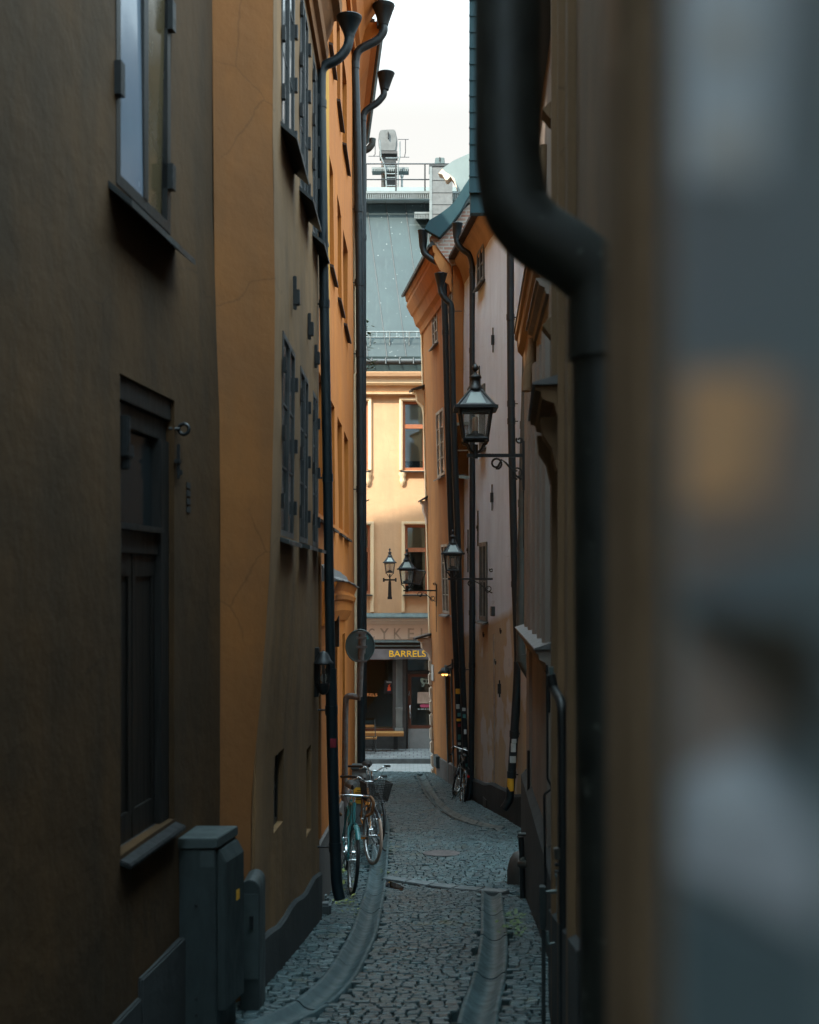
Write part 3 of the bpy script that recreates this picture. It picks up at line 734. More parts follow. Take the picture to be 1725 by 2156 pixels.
# ---- house C: the orange front behind the first downpipe
hC = thing('plaster_house', 'tall orange plaster house behind the black downpipe with deep set windows', 'house', (-1.3, 14, CZ - 3))
SC = Seg((-.84, 14.62), (-.862, 27), amp=.012, shift=lambda t, z: ((CZ - z) * .004, 0), seed=4)
TC = CZ + 8.75
uc = [(SC.at(p), SC.at(q)) for p, q in ((15.75, 17.05), (18.3, 19.45), (20.45, 21.75), (22.5, 24.1))]
flo = [(CZ + .62, CZ + 1.96), (CZ + 3.43, CZ + 4.62), (CZ + 5.8, CZ + 7.0)]
hc = [(*u, *f, .16) for u in uc for f in flo]
low = [(SC.at(19.2), SC.at(20.1), CZ - 2.6, CZ - .7, .16), (SC.at(21.6), SC.at(22.5), CZ - 2.6, CZ - .7, .16)]
mb = MB(); SC.panel(mb, 0, SC.L, CZ - 4.4, TC, hc + low, res=.25); body(mb, SC, 0, SC.L, CZ - 4.4, TC, 5)
mb.build('wall', M['orange'], hC); roof_block(SC, 0, SC.L, TC + .4, 5, 2.2, .42, M['tile'], hC)
for u in uc:
    for f in flo: window(SC, hC, *u, *f, M['doorframe'], M['glass'], depth=.15, fw=.05, cols=2, rows=2, sill=(M['tile'], .05, .07, .05))
for h in low: window(SC, hC, *h[:4], M['darkwood'], M['glass'], depth=.15, fw=.05, cols=2, rows=3)
mb = MB(); SC.moulding(mb, [(0, TC - .55), (.05, TC - .55), (.06, TC - .42), (.12, TC - .36), (.2, TC - .05), (.30, TC + .12), (.36, TC + .2), (.40, TC + .22), (.41, TC + .36), (0, TC + .36)], 0, SC.L, 12)
mb.build('cornice', M['orange'], hC)
mb = MB(); SC.moulding(mb, [(.36, TC + .30), (.43, TC + .28), (.48, TC + .33), (.49, TC + .42), (.36, TC + .42)], 0, SC.L, 8); mb.build('roof_gutter', M['pipe'], hC)
mb = MB(); SC.bar(mb, SC.at(17.25), SC.at(18.1), CZ - .1, CZ + 5.6, -.014, .0); mb.build('limewash_patch', M['yellow_patch'], hC, bevel=.004)
# shop cornice over the ground floor
u0, u1 = SC.at(16.2), SC.at(22.6); zc = CZ - .02
mb = MB(); SC.moulding(mb, [(0, zc - .42), (.03, zc - .42), (.09, zc - .30), (.09, zc - .20), (.13, zc - .18), (.145, zc - .13), (.12, zc - .09), (.15, zc - .02), (.16, zc), (0, zc)], u0, u1, 8, drop=lambda t: -.10 * t * t)
mb.build('shop_cornice', M['orange'], hC)
mb = MB(); SC.moulding(mb, [(-.01, zc + .17), (.02, zc + .15), (.06, zc + .06), (.19, zc + .012), (.19, zc + .002), (-.01, zc + .002)], u0, u1 + .03, 10, drop=lambda t: -.10 * t * t + .006 * math.sin(t * 21)); mb.build('flashing', M['sill_grey'], hC)
mb = MB(); SC.moulding(mb, [(-.02, CZ - 4.4), (.03, CZ - 4.4), (.03, CZ - 2.35), (-.02, CZ - 2.33)], .02, SC.L, 6, drop=lambda t: -.75 * t); mb.build('plinth', M['plinth_grey'], hC)
mb = MB(); SC.bar(mb, SC.at(19.0), SC.at(19.15), CZ - .75, CZ - .32, -.06, 0); mb.build('wall_bracket', M['iron'], hC)
mb = MB(); SC.bar(mb, SC.L - .35, SC.L, CZ - 4.4, CZ + 3.2, -.05, 0); SC.bar(mb, SC.L - .3, SC.L, CZ + 3.2, CZ + 7.4, -.03, 0); mb.build('corner_pilaster', M['cream'], hC, bevel=.01)

# ---- house D: beyond the second downpipe, bending away
hD = thing('plaster_house', 'orange house beyond the second downpipe whose dark eave bends away to the left', 'house', (-1.8, 22, CZ - 4))
SD = Seg((-.93, 27.05), (-1.55, 37.6), amp=.012, seed=5)
TD = CZ + 8.5
ud = [(SD.at(p), SD.at(q)) for p, q in ((28.5, 29.9), (32, 33.5), (35.3, 36.8))]
fd = [(CZ - .2, CZ + 1.4), (CZ + 2.6, CZ + 4.1), (CZ + 5.5, CZ + 6.9)]
mb = MB(); SD.panel(mb, 0, SD.L, CZ - 4.8, TD, [(*u, *f, .12) for u in ud for f in fd], res=.5); body(mb, SD, 0, SD.L, CZ - 4.8, TD, 6)
mb.build('wall', M['orange'], hD); roof_block(SD, 0, SD.L, TD + .4, 6, .3, .38, M['tile'], hD)
for u in ud:
    for f in fd: window(SD, hD, *u, *f, M['whiteframe'], M['glass'], depth=.11, fw=.06, cols=2, rows=3, sill=(M['sill'], .05, .05, .04))
mb = MB(); SD.moulding(mb, [(0, TD - .5), (.05, TD - .5), (.06, TD - .4), (.20, TD - .1), (.34, TD + .12), (.44, TD + .18), (.46, TD + .36), (0, TD + .36)], 0, SD.L * .68, 10)
mb.build('cornice', M['orange'], hD)
mb = MB(); SD.moulding(mb, [(.41, TD + .25), (.49, TD + .22), (.54, TD + .28), (.55, TD + .40), (.41, TD + .40)], -.12, SD.L * .68, 8); mb.build('roof_gutter', M['pipe'], hD)

# ================================================================== RIGHT HOUSES
# ---- house R1: orange corner house
h1 = thing('plaster_house', 'orange corner house at the far right end with moulded eave and white quoins', 'house', (1.2, 25, CZ - 4.3))
sh1 = lambda t, z: (-.027 * (z - (CZ - 4.4)), 0)
S1 = Seg((1.10, 33.2), (.56, 39), amp=.014, shift=sh1, seed=6, side=-1)
T1 = CZ + 6.35
w1 = []
for (xa, xb, ya, yb_) in ((910, 921, 619, 734), (920, 935.5, 856, 1010), (931, 944, 1138, 1299), (944, 952, 575, 690), (949, 958, 835, 980), (955, 963, 1150, 1300)):
    ua, ub_ = S1.px(xb, (ya + yb_) / 2)[0], S1.px(xa, (ya + yb_) / 2)[0]
    Ym = (S1.a.y + S1.d.y * (ua + ub_) / 2) / U
    w1.append((ua, ub_, CZ - (yb_ - 8 - HY) / F * Ym, CZ - (ya + 8 - HY) / F * Ym, .10))
d1 = (S1.px(953, 1500)[0], S1.px(943, 1500)[0], CZ - 4.35, CZ - 2.0, .22)
mb = MB(); S1.panel(mb, 0, S1.L, CZ - 5, T1, w1 + [d1], res=.3); body(mb, S1, 0, S1.L, CZ - 5, T1, 6)
mb.build('wall', M['orange_far'], h1); roof_block(S1, 0, S1.L, T1 + .2, 6, 1.7, .40, M['roof'], h1)
for q in w1: window(S1, h1, *q[:4], M['whiteframe'], M['glass'], depth=.03, fw=.05, cols=2, rows=4, mw=.02, sill=(M['sill_grey'], .09, .05, .05), th=.04)
mb = MB(); S1.bar(mb, d1[0], d1[1], d1[2], d1[3], .16, .2); dd = mb.build('door', M['darkwood'], h1)
mb = MB(); S1.bar(mb, d1[0] - .09, d1[0], d1[2], d1[3], -.03, .05); S1.bar(mb, d1[1], d1[1] + .09, d1[2], d1[3], -.03, .05); S1.bar(mb, d1[0] - .09, d1[1] + .09, d1[3] + .001, d1[3] + .2, -.035, .05); mb.build('door_frame', M['greyframe'], dd, bevel=.01)
mb = MB(); S1.moulding(mb, [(0, T1 - .75), (.04, T1 - .75), (.06, T1 - .62), (.14, T1 - .56), (.2, T1 - .36), (.24, T1 - .33), (.34, T1 - .12), (.32, T1 - .02), (.35, T1), (.37, T1 + .14), (0, T1 + .14)], 0, S1.L + .04, 10)
mb.build('cornice', M['orange_far'], h1)
mb = MB(); S1.moulding(mb, [(.3, T1 + .15), (.43, T1 + .10), (.45, T1 + .14), (.3, T1 + .26)], 0, S1.L + .10, 6); mb.build('eave_sheet', M['pipe'], h1)
mb = MB(); S1.moulding(mb, [(-.02, CZ - 5), (.02, CZ - 5), (.02, CZ - 3.75), (-.02, CZ - 3.72)], 0, S1.L - .5, 6, drop=lambda t: -.22 * t); mb.build('plinth', M['plinth_grey'], h1)
for k, (y, o) in enumerate(((822, .25), (1055, .14), (1345, .30))):
    z = CZ - (y - HY) / F * 38.8
    mb = MB(); uu = S1.L
    S1.moulding(mb, [(-.03, z - .52), (.03, z - .52), (.05, z - .36), (.7 * o, z - .22), (.75 * o, z - .08), (o, z - .05), (o, z), (-.03, z + .02)], uu - .14, uu + .10, 1); mb.build('string_course', M['beige'] if k else M['cream'], h1)
    mb = MB(); S1.moulding(mb, [(-.03, z + .09), (o * 1.25, z - .02), (o * 1.27, z + .02), (-.03, z + .14)], uu - .2, uu + .16, 1); mb.build('flashing', M['sill'], h1)
mb = MB(); z = CZ - 1.5
while z > CZ - 4.9: S1.bar(mb, S1.L - .10, S1.L + .09, z - .30, z - .015, -.055 - R.uniform(0, .02), .05); z -= .31
mb.build('quoin', M['quoin'], h1, bevel=.03)
mb = MB(); S1.bar(mb, S1.L - .06, S1.L + .07, CZ - 1.49, T1 - .75, -.03, .05); mb.build('corner_board', M['cream'], h1)
u, z = S1.px(924, 1592); mb = MB(); S1.bar(mb, u - .22, u + .16, CZ - 4.16, CZ - 3.9, -.10, 0); mb.build('meter_box', M['cabinet_light'], h1, bevel=.01)
mb = MB(); u, z = S1.px(912, 1418); S1.bar(mb, u - .14, u + .14, z - .16, z + .2, -.02, 0); mb.build('plate', M['plate'], h1)
# gable capping and brick between R1 and R2
mb = MB()
cap = [(893, 482), (903.8, 463), (923, 452), (945, 436), (960, 421), (977, 392), (992, 370), (1006, 350), (1006, 385), (994, 404), (982, 424), (970, 446), (950, 473), (925, 500), (905, 489)]
mb.prism([P(x, y, 32.9) for x, y in cap], V((.02, .16, 0))); mb.build('gable_capping', M['teal_sheet'], h1, bevel=.012)
mb = MB(); br = [(905, 500), (930, 470), (965, 452), (1000, 420), (1010, 520), (985, 545), (952, 560), (940, 545)]
mb.prism([P(x, y, 33.12) for x, y in br], V((0, .25, 0))); mb.build('gable_wall', M['brick'], h1)
# flared dormer roof behind, lit from above
mb = MB()
dr = [(931.5, 354.6), (955, 338), (990, 322), (1010, 316), (1010, 380), (990, 378), (980, 390), (967.6, 406), (962, 392), (957, 376), (948, 368), (938, 362)]
mb.prism([P(x, y, 39.5) for x, y in dr], V((.05, .35, 0))); mb.build('dormer', M['grey_sheet'], h1)
mb = MB(); tr = [(923, 365), (931.5, 355), (938, 362), (948, 368), (957, 376), (962, 392), (961, 396), (956, 382), (949, 372), (942, 379), (938, 379), (931, 367)]
mb.prism([P(x, y, 39.3) for x, y in tr], V((.04, .3, 0))); mb.build('dormer_trim', M['beige'], h1)
# open casement
mb = MB(); A, Bq = S1.px(957, 950), None
fr = [(959, 893), (993, 891), (993, 1006), (959, 1003)]
pp = [P(x, y, 33.0 if i in (0, 3) else 32.2) for i, (x, y) in enumerate(fr)]
for a_, b_ in zip(pp, pp[1:] + pp[:1]): mb.obox((a_ + b_) / 2, (b_ - a_) / 2 + (b_ - a_).normalized() * .022, V((.0, .02, 0)), (b_ - a_).cross(V((0, 1, 0))).normalized() * .028)
mb.obox((pp[0] + pp[3]) / 2 * .5 + (pp[1] + pp[2]) / 2 * .5, (pp[1] - pp[0]) / 2, V((0, .012, 0)), V((0, 0, .01)))
oc = mb.build('casement', M['paleframe'], h1)
mb = MB(); mb.prism(pp, (0, .004, 0)); mb.build('pane', M['glass_clear'], oc)

# ---- house R2: pale two-tone house
h2 = thing('plaster_house', 'pale grey plaster house with tan lower wall and three tiny windows', 'house', (1.8, 19.5, CZ - 4))
S2 = Seg((1.835, 22.6), (1.055, 33.2), amp=.014, seed=7, side=-1)
T2 = CZ + 6.15
w2 = []
for xa, xb, ya, yb_, wd in ((1007, 1021, 520, 598, .07), (1012, 1022, 812, 945, .07), (1012, 1027, 1142, 1306, .07)):
    ua, ub_ = S2.px(xb, (ya + yb_) / 2)[0], S2.px(xa, (ya + yb_) / 2)[0]; Ym = (S2.a.y + S2.d.y * (ua + ub_) / 2) / U
    w2.append((ua, ub_, CZ - (yb_ - HY) / F * Ym, CZ - (ya - HY) / F * Ym, .05))
mb = MB(); S2.panel(mb, 0, S2.L, CZ - 5, T2, w2, res=.22); body(mb, S2, 0, S2.L, CZ - 5, T2, 6); mb.build('wall', M['pale'], h2)
roof_block(S2, 0, S2.L, T2 + .12, 6, 2.2, .30, M['tile'], h2)
for q in w2: window(S2, h2, *q[:4], M['greyframe'], M['glass'], depth=.02, fw=.07, cols=2, rows=2, mw=.03, th=.05, sill=(M['sill'], .09, .04, .05))
mb = MB(); S2.moulding(mb, [(0, T2 - .42), (.012, T2 - .36), (.04, T2 - .25), (.09, T2 - .12), (.15, T2 - .03), (.18, T2), (.18, T2 + .08), (0, T2 + .08)], 0, S2.L, 10); mb.build('cornice', M['soffit'], h2)
mb = MB()
for i in range(46):
    u = i * S2.L / 46; S2.bar(mb, u + .004, u + S2.L / 46 - .004, T2 + .09, T2 + .16 + R.uniform(0, .015), -.25 - R.uniform(0, .03), .1)
mb.build('eave_tiles', M['tile'], h2, bevel=.012)
mb = MB(); S2.moulding(mb, [(-.02, CZ - 5), (.04, CZ - 5), (.045, CZ - 3.0), (.02, CZ - 2.96), (-.02, CZ - 2.95)], .0, S2.at(31.6), 20, drop=lambda t: -.70 * t + .025 * math.sin(t * 13) + .012 * math.sin(t * 31)); mb.build('plinth', M['plinth'], h2)
def anchor(x, y0, y1, curl):
    mb = MB(); u, z1 = S2.px(x, y0); _, z0 = S2.px(x, y1)
    mb.tube([S2.pt(u, z, -.03, False) for z in (z0, (z0 + z1) / 2, z1)], .012, 6)
    c = (z0 + z1) / 2
    if curl: mb.tube([S2.pt(u + .05 + .05 * math.cos(t), c + .05 * math.sin(t), -.035, False) for t in [i * .5 for i in range(9)]], .012, 6)
    else: S2.bar(mb, u - .02, u + .02, c - .08, c + .08, -.06, -.01)
    mb.build('wall_anchor', M['iron'], h2)
for q in ((1042, 690, 742, 0), (1040, 1020, 1075, 0), (1013, 770, 830, 0), (1010, 1075, 1150, 1), (989, 1115, 1205, 1), (1056, 1432, 1468, 0)): anchor(*q)
for x, y in ((1058, 1327), (1022, 1335), (1047, 1392)):
    mb = MB(); u, z = S2.px(x, y); mb.tube([S2.pt(u + .045 * math.cos(t), z + .05 * math.sin(t), -.03, False) for t in [3 + i * .5 for i in range(9)]] , .010, 6); mb.build('hook', M['iron'], h2)
mb = MB(); ps = [S2.px(x, y) for x, y in ((1041, 1335), (1042, 1440), (1043, 1560), (1042, 1690))]; mb.tube([S2.pt(u, z, -.012, False) for u, z in ps], .012, 6); mb.build('cable', M['letter_ghost'], h2)
mb = MB(); u, z = S2.px(1041.5, 1287); S2.bar(mb, u - .05, u + .05, z - .08, z + .08, -.06, 0); mb.build('junction_box', M['cabinet'], h2)
mb = MB(); u, z = S2.px(1027, 1650); S2.bar(mb, u - .18, u + .18, z - .7, z - .25, -.055, -.02); mb.build('hatch', M['darkwood'], h2)

# ---- house R3: stone house with ledges
h3 = thing('stone_house', 'grey brown stone house with fluted pilasters and jutting ledges on the right', 'house', (1.6, 10, CZ - 3.2))
S3 = Seg((.945, 9.9), (1.255, 18.3), amp=.008, seed=8, side=-1)
T3 = CZ + 4.1
mb = MB(); S3.panel(mb, 0, S3.L, CZ - 4.4, T3, res=.4); body(mb, S3, 0, S3.L, CZ - 4.4, T3, 5); mb.build('wall', M['greystone'], h3)
roof_block(S3, 0, S3.L, T3, 5, .6, .15, M['roof'], h3)
mb = MB(); xa = (991 - CX) / F * 18.1
mb.box(xa, 1.5, 18.15 * U, 18.32 * U, CZ + 3.9, CZ + 9)
mb.box(xa - .012, 1.5, 18.10 * U, 18.145 * U, CZ + 4.1, CZ + 9)
for i in range(30): mb.box(xa - .017, xa + .3, 18.085 * U, 18.10 * U, CZ + 4.1 + i * .17, CZ + 4.115 + i * .17)
mb.build('copper_gable', M['teal_sheet'], h3)
def ledge(seg, parent, u0, u1, z, out, h, mat, top=None, name='ledge'):
    mb = MB(); seg.moulding(mb, [(-.02, z - h), (.25 * out, z - h), (.35 * out, z - .6 * h), (.75 * out, z - .45 * h), (.8 * out, z - .2 * h), (out, z - .15 * h), (out, z), (-.02, z)], u0, u1, 2); l = mb.build(name, mat, parent)
    if top:
        mb = MB(); seg.moulding(mb, [(-.02, z + .06), (out * 1.08, z + .012), (out * 1.1, z + .002), (-.02, z + .002)], u0 - .02, u1 + .02, 1); mb.build('flashing', top, l)
    return l
ledge(S3, h3, S3.at(12.6), S3.at(18.25), CZ - .52, .115, .16, M['greystone'], M['sill_grey'])
ledge(S3, h3, S3.at(13.4), S3.at(18.2), CZ + 2.62, .13, .42, M['brownstone'], M['sill'])
ledge(S3, h3, S3.at(12.9), S3.at(15.5), CZ + 2.28, .10, .12, M['greystone'])
for p in (13.0, 14.0, 15.1, 16.3, 17.4):
    mb = MB(); u = S3.at(p); S3.moulding(mb, [(-.01, 0), (.03, 0), (.05, 0), (.03, 0)], u, u, 1) if 0 else None
    prof = [(u - .16, 0), (u - .13, .035), (u - .05, .05), (u + .05, .05), (u + .13, .035), (u + .16, 0)]
    base = [S3.pt(a, CZ - .5, -o, False) for a, o in prof]; mb.prism(base, (0, 0, 2.4)); mb.build('pilaster', M['greystone'], h3)
mb = MB(); 
for p in (12.9, 16.9):
    mb = MB(); u = S3.at(p); prof = [(u - .25, -.01), (u - .22, .03), (u + .22, .03), (u + .25, -.01)]
    mb.prism([S3.pt(a, CZ - 3.4, -o, False) for a, o in prof], (0, 0, 2.7)); mb.build('pilaster', M['greystone'], h3)
mb = MB(); S3.moulding(mb, [(-.02, CZ - 4.4), (.06, CZ - 4.4), (.06, CZ - 2.0), (.0, CZ - 1.93), (-.02, CZ - 1.93)], S3.at(11.2), S3.at(18.28), 6, drop=lambda t: -.09 * t); mb.build('plinth', M['plinth'], h3)
# corbel in warm bounce light under the upper ledge
for p, z0, z1 in ((15.6, CZ + 1.72, CZ + 2.2), (13.4, CZ + 2.7, CZ + 3.4)):
    mb = MB(); u = S3.at(p); mb.tube([S3.pt(u, z, -.05 - .03 * math.cos((z - z0) / (z1 - z0) * 3), False) for z in [lerp(z0, z1, i / 6) for i in range(7)]], .05, 10); mb.build('corbel', M['brownstone'], h3)

# ---- house R4: nearest on the right, out of focus
h4 = thing('stone_house', 'brown stone house nearest on the right, blurred, behind the big dark downpipe', 'house', (.8, 2.5, CZ - 1.8))
S4 = Seg((.327, 1.31), (.79, 9.35), amp=.006, seed=9, side=-1)
T4 = CZ + 3.45
mb = MB(); S4.panel(mb, 0, S4.L, CZ - 3.4, T4, res=.3); body(mb, S4, 0, S4.L, CZ - 3.4, T4, 5)
mb.box(.15, .5, -2.5, 1.0 * U, CZ - 3, T4)           # nearest stretch of front, stepping forward
mb.build('wall', M['brownstone'], h4)
roof_block(S4, -2.0, S4.L, T4, 5, .15, .05, M['tile'], h4)
mb = MB(); pr = []
plan = [(1.312, .30), (1.312, .158), (1.30, .150), (1.22, .150), (1.205, .158), (1.19, .147), (1.15, .141), (1.11, .147), (1.095, .160), (1.06, .160), (1.05, .152), (1.01, .150), (.99, .16), (.99, .32)]
mb.prism([V((x, y * U, CZ - 2.6)) for y, x in plan], (0, 0, 5.9)); mb.build('door_pilaster', M['pilaster_brown'], h4)
for p, wdt in ((6.4, .07), (7.6, .05), (8.7, .08)):
    mb = MB(); u = S4.at(p); prof = [(u - wdt, -.01), (u - wdt * .8, .03), (u + wdt * .8, .03), (u + wdt, -.01)]; mb.prism([S4.pt(a, CZ - 2.9, -o, False) for a, o in prof], (0, 0, 5.9)); mb.build('pilaster', M['brownstone'], h4)
ledge(S4, h4, S4.at(7.6), S4.at(9.3), CZ + .865, .13, .13, M['brownstone'], M['sill_grey'], 'window_hood')
for p in (7.9, 8.9):
    mb = MB(); u = S4.at(p); S4.moulding(mb, [(-.01, CZ + .50), (.03, CZ + .50), (.05, CZ + .6), (.09, CZ + .66), (.10, CZ + .74), (-.01, CZ + .74)], u - .09, u + .09, 1); mb.build('console', M['brownstone'], h4)
for y_ in (240, 690):
    mb = MB(); z = CZ - (y_ - HY) / F * 9; u = S4.at(9.0); S4.moulding(mb, [(-.01, z - .06), (.03, z - .05), (.07, z), (.03, z + .04), (-.01, z + .05)], u - .07, u + .07, 1); mb.build('stone_knob', M['brownstone'], h4)
mb = MB(); S4.moulding(mb, [(-.02, CZ - 3.4), (.03, CZ - 3.4), (.03, CZ - 1.2), (-.02, CZ - 1.17)], S4.at(5.5), S4.at(9.3), 4, drop=lambda t: -.6 * t); mb.build('plinth', M['plinth'], h4)

# ---- unseen house added behind the viewer to keep the sun off the near front
hS = thing('plaster_house', 'tall plain unseen house added behind the viewer to block the sun', 'house', (-4, -12, CZ - 1.5))
SS = Seg((8, -9 / U), (-14, -9 / U), amp=0, seed=11)
mb = MB(); wh = [(2 + i * 2.4, 3.2 + i * 2.4, CZ + j * 3.2, CZ + 1.9 + j * 3.2, .15) for i in range(8) for j in range(4)]
SS.panel(mb, 0, SS.L, CZ - 3, CZ + 13.5, wh, res=2); body(mb, SS, 0, SS.L, CZ - 3, CZ + 13.5, 6); mb.build('wall', M['pale'], hS); roof_block(SS, 0, SS.L, CZ + 13.6, 6, 2, .3, M['tile'], hS)
for q in wh: window(SS, hS, *q[:4], M['greyframe'], M['glass'], depth=.13)

# ---- the house that closes the view
hF = thing('shop_house', 'yellow house closing the lane, with a green roof and a bar below', 'house', (0, 45 * U, CZ - 4.46))
SF = Seg((-7, 45), (8, 45), amp=.006, seed=10)
def fx(x, Yu=45.): return (x - CX) / F * Yu + 7
def fz(y, Yu=45.): return CZ - (y - HY) / F * Yu
def fh(x0, x1, y0, y1, rv=.12): return (fx(x0), fx(x1), fz(y1), fz(y0), rv)
whs = []
for k in range(-3, 4):
    whs += [fh(848 + 168 * k, 943 + 168 * k, 845, 990), fh(853 + 168 * k, 948 + 168 * k, 1105, 1250)]
# the two lower left windows sit a little further left than the pitch
shop = fh(690, 827, 1388, 1540, .2); door = fh(855, 945, 1388, 1577, .25)
shop2 = fh(960, 1100, 1388, 1540, .2)
mb = MB(); SF.panel(mb, 0, SF.L, fz(1294), fz(815), whs, res=.6); body(mb, SF, 0, SF.L, CZ - 5, fz(790), 8); mb.build('wall', M['yellow'], hF)
mb = MB(); SF.panel(mb, 0, SF.L, CZ - 5, fz(1294), [shop, door, shop2], res=.6); mb.build('shop_wall', M['shopdark'], hF)
for k in range(-3, 4):
    for (x0, x1, y0, y1) in ((848, 943, 845, 990), (853, 948, 1105, 1250)):
        q = fh(x0 + 168 * k, x1 + 168 * k, y0, y1)
        up = y0 < 1000
        wn = window(SF, hF, *q[:4], M['redframe'], M['glass_clear'], depth=.10, fw=.07, cols=2, rows=1, meet=.12, th=.06, sill=(M['sill'], .12, .03, .06), blind=(.14 if up else .62))
        mb = MB(); SF.bar(mb, q[0] + .06, q[1] - .06, lerp(q[2], q[3], .64) - .06, lerp(q[2], q[3], .64) + .05, .03, .098); mb.build('transom', M['redframe'], wn)
        mb = MB(); e = .09
        yb2 = q[2] - (.0 if up else .48)
        for r in ((q[0] - e, q[0], yb2, q[3] + e), (q[1], q[1] + e, yb2, q[3] + e), (q[0], q[1], q[3] + .001, q[3] + e)):
            SF.bar(mb, *r, -.04, .02)
        for r in ((q[0] - e, q[0] - .03, yb2 + .002, q[3] + e - .002), (q[1] + .03, q[1] + e, yb2 + .002, q[3] + e - .002), (q[0] - .03, q[1] + .03, q[3] + .03, q[3] + e - .002)): SF.bar(mb, *r, -.065, -.039)
        mb.build('window_surround', M['cream'], hF)
        if up:
            for uu in (q[0] + .0, q[1] - .0):
                mb = MB(); c = SF.pt(uu, q[2] - .22, -.02, False); mb.lathe(c, [(.02, -.2), (.06, -.13), (.08, -.05), (.07, .04), (.10, .1), (.10, .16)], 10); mb.build('corbel', M['cream'], hF)
# cornice
for (ya, yb_, o, mt) in ((788, 800, .42, 'yellow'), (800, 813, .30, 'cream'), (813, 829, .14, 'yellow'), (829, 832, .17, 'cream')):
    mb = MB(); SF.moulding(mb, [(-.05, fz(yb_)), (o * .75, fz(yb_)), (o * .92, fz(yb_) + .04), (o, fz(ya) - .02), (o, fz(ya)), (-.05, fz(ya))], 0, SF.L, 2); mb.build('cornice', M[mt], hF)
# fascia between the floors
def fbar(x0, x1, y0, y1, d0, d1, name, m, par=hF, bevel=0):
    mb = MB(); SF.bar(mb, fx(x0), fx(x1), fz(y1), fz(y0), d0, d1); return mb.build(name, M[m] if isinstance(m, str) else m, par, bevel=bevel)
mb = MB(); SF.moulding(mb, [(-.02, fz(1290)), (.10, fz(1293)), (.24, fz(1298)), (.24, fz(1301)), (-.02, fz(1301))], .2, SF.L - .2, 2); mb.build('flashing', M['flash'], hF)
mb = MB(); SF.moulding(mb, [(-.02, fz(1301.2)), (.20, fz(1301.5)), (.19, fz(1305)), (.12, fz(1308)), (.11, fz(1311)), (.08, fz(1312)), (.07, fz(1314.8)), (-.02, fz(1314.8))], .2, SF.L - .2, 2); mb.build('string_course', M['beige'], hF)
fas = fbar(500, 1300, 1315, 1346.5, -.05, .02, 'fascia', 'beige')
for ch, x0, x1 in (('C', 775.5, 789), ('Y', 800, 819), ('K', 829.6, 846), ('E', 858.8, 872.5), ('L', 886, 898)):
    mb = MB(); mb.text(ch, SF.pt(fx(x0), fz(1345), -.052, False), (1, 0, 0), (0, 0, 1), .28, .004, .012, (x1 - x0) / F * 45); mb.build('letter', M['letter_ghost'], fas)
mb = MB(); SF.moulding(mb, [(-.02, fz(1347)), (.12, fz(1348)), (.13, fz(1352)), (-.02, fz(1352.4))], .2, SF.L - .2, 2); mb.build('flashing', M['flash'], hF)
fbar(500, 1300, 1352.6, 1358, -.06, .02, 'awning_box', 'sill'); fbar(500, 1300, 1358.1, 1361, -.10, .02, 'rail', 'flash'); fbar(500, 1300, 1361.1, 1366, -.05, .02, 'awning_box', 'sill')
# awning valance with the bar's name, hanging a little out from the wall
mb = MB()
def awn(u, v):
    x = lerp(fx(690), fx(960), u); w = .010 * math.sin(u * 60) * v + .02 * math.sin(u * 23) * v
    return SF.pt(x, lerp(fz(1366), fz(1387), v), -.16 - .10 * v + w, False)
mb.sheet(awn, 90, 6); n0 = len(mb.v)
mb.sheet(lambda u, v: awn(u, v) + V((0, .012, 0)), 90, 6); 
mb.sheet(lambda u, v: V((awn(u, 0).x, lerp(awn(u, 0).y, 45 * U, v), awn(u, 0).z)), 20, 1)
aw = mb.build('awning', M['awning'], hF)
mb = MB(); q = SF.pt(fx(820.2), fz(1381.5), -.305, False); mb.text('BARRELS', q, (1, 0, 0), (0, .05, 1), 13.4 / F * 45 * .985, .035, .010, 77.6 / F * 45 * .985); mb.build('lettering', M['letter_yellow'], aw)
# shop window
mb = MB(); q = fh(690, 834, 1386, 1540)
for r in ((fx(829.6), fx(834), fz(1540), fz(1386)), (fx(690), fx(829.6), fz(1540), fz(1534.6)), (fx(690), fx(829.6), fz(1390), fz(1386)), (fx(690), fx(694), fz(1534), fz(1390))): SF.bar(mb, *r, .0, .16)
sw = mb.build('window', M['doorframe'], hF)
mb = MB(); SF.bar(mb, fx(693), fx(830), fz(1535), fz(1389), .10, .106); pn = mb.build('pane', M['glass_shop'], sw)
mb = MB(); SF.bar(mb, fx(680), fx(950), fz(1545), fz(1380), 1.4, 1.45); SF.bar(mb, fx(692), fx(842), fz(1540), fz(1536), .19, 1.4); mb.build('dark_room', M['shopdark'], sw)
mb = MB(); mb.text('BARRELS', SF.pt(fx(753), fz(1467), .098, False), (1, 0, 0), (0, 0, 1), 6.5 / F * 45, .002, .015, 41.5 / F * 45); mb.build('lettering', M['letter_orange'], sw)
ps = None
mb = MB(); SF.bar(mb, fx(809), fx(828.4), fz(1461.5), fz(1433), .085, .09); po = mb.build('poster', M['poster'], sw)
mb = MB(); f = lambda x, y: SF.pt(fx(x), fz(y), .083, False)
mb.prism([f(*p) for p in ((815.5, 1455), (823, 1454.5), (822.5, 1448), (820.5, 1445), (822.6, 1440), (821.2, 1440.5), (819.5, 1443), (817.5, 1443), (818, 1446), (815.8, 1449.5), (816.8, 1451))], (0, .001, 0)); mb.build('print', M['poster_red'], po)
mb = MB(); SF.bar(mb, fx(816), fx(823), fz(1456), fz(1455.1), .083, .084); mb.build('print', M['poster_blue'], po)
mb = MB(); SF.bar(mb, fx(813), fx(825), fz(1436.3), fz(1435.5), .083, .084); SF.bar(mb, fx(814), fx(825), fz(1438.2), fz(1437.4), .083, .084); mb.build('print', M['sticker_white'], po)
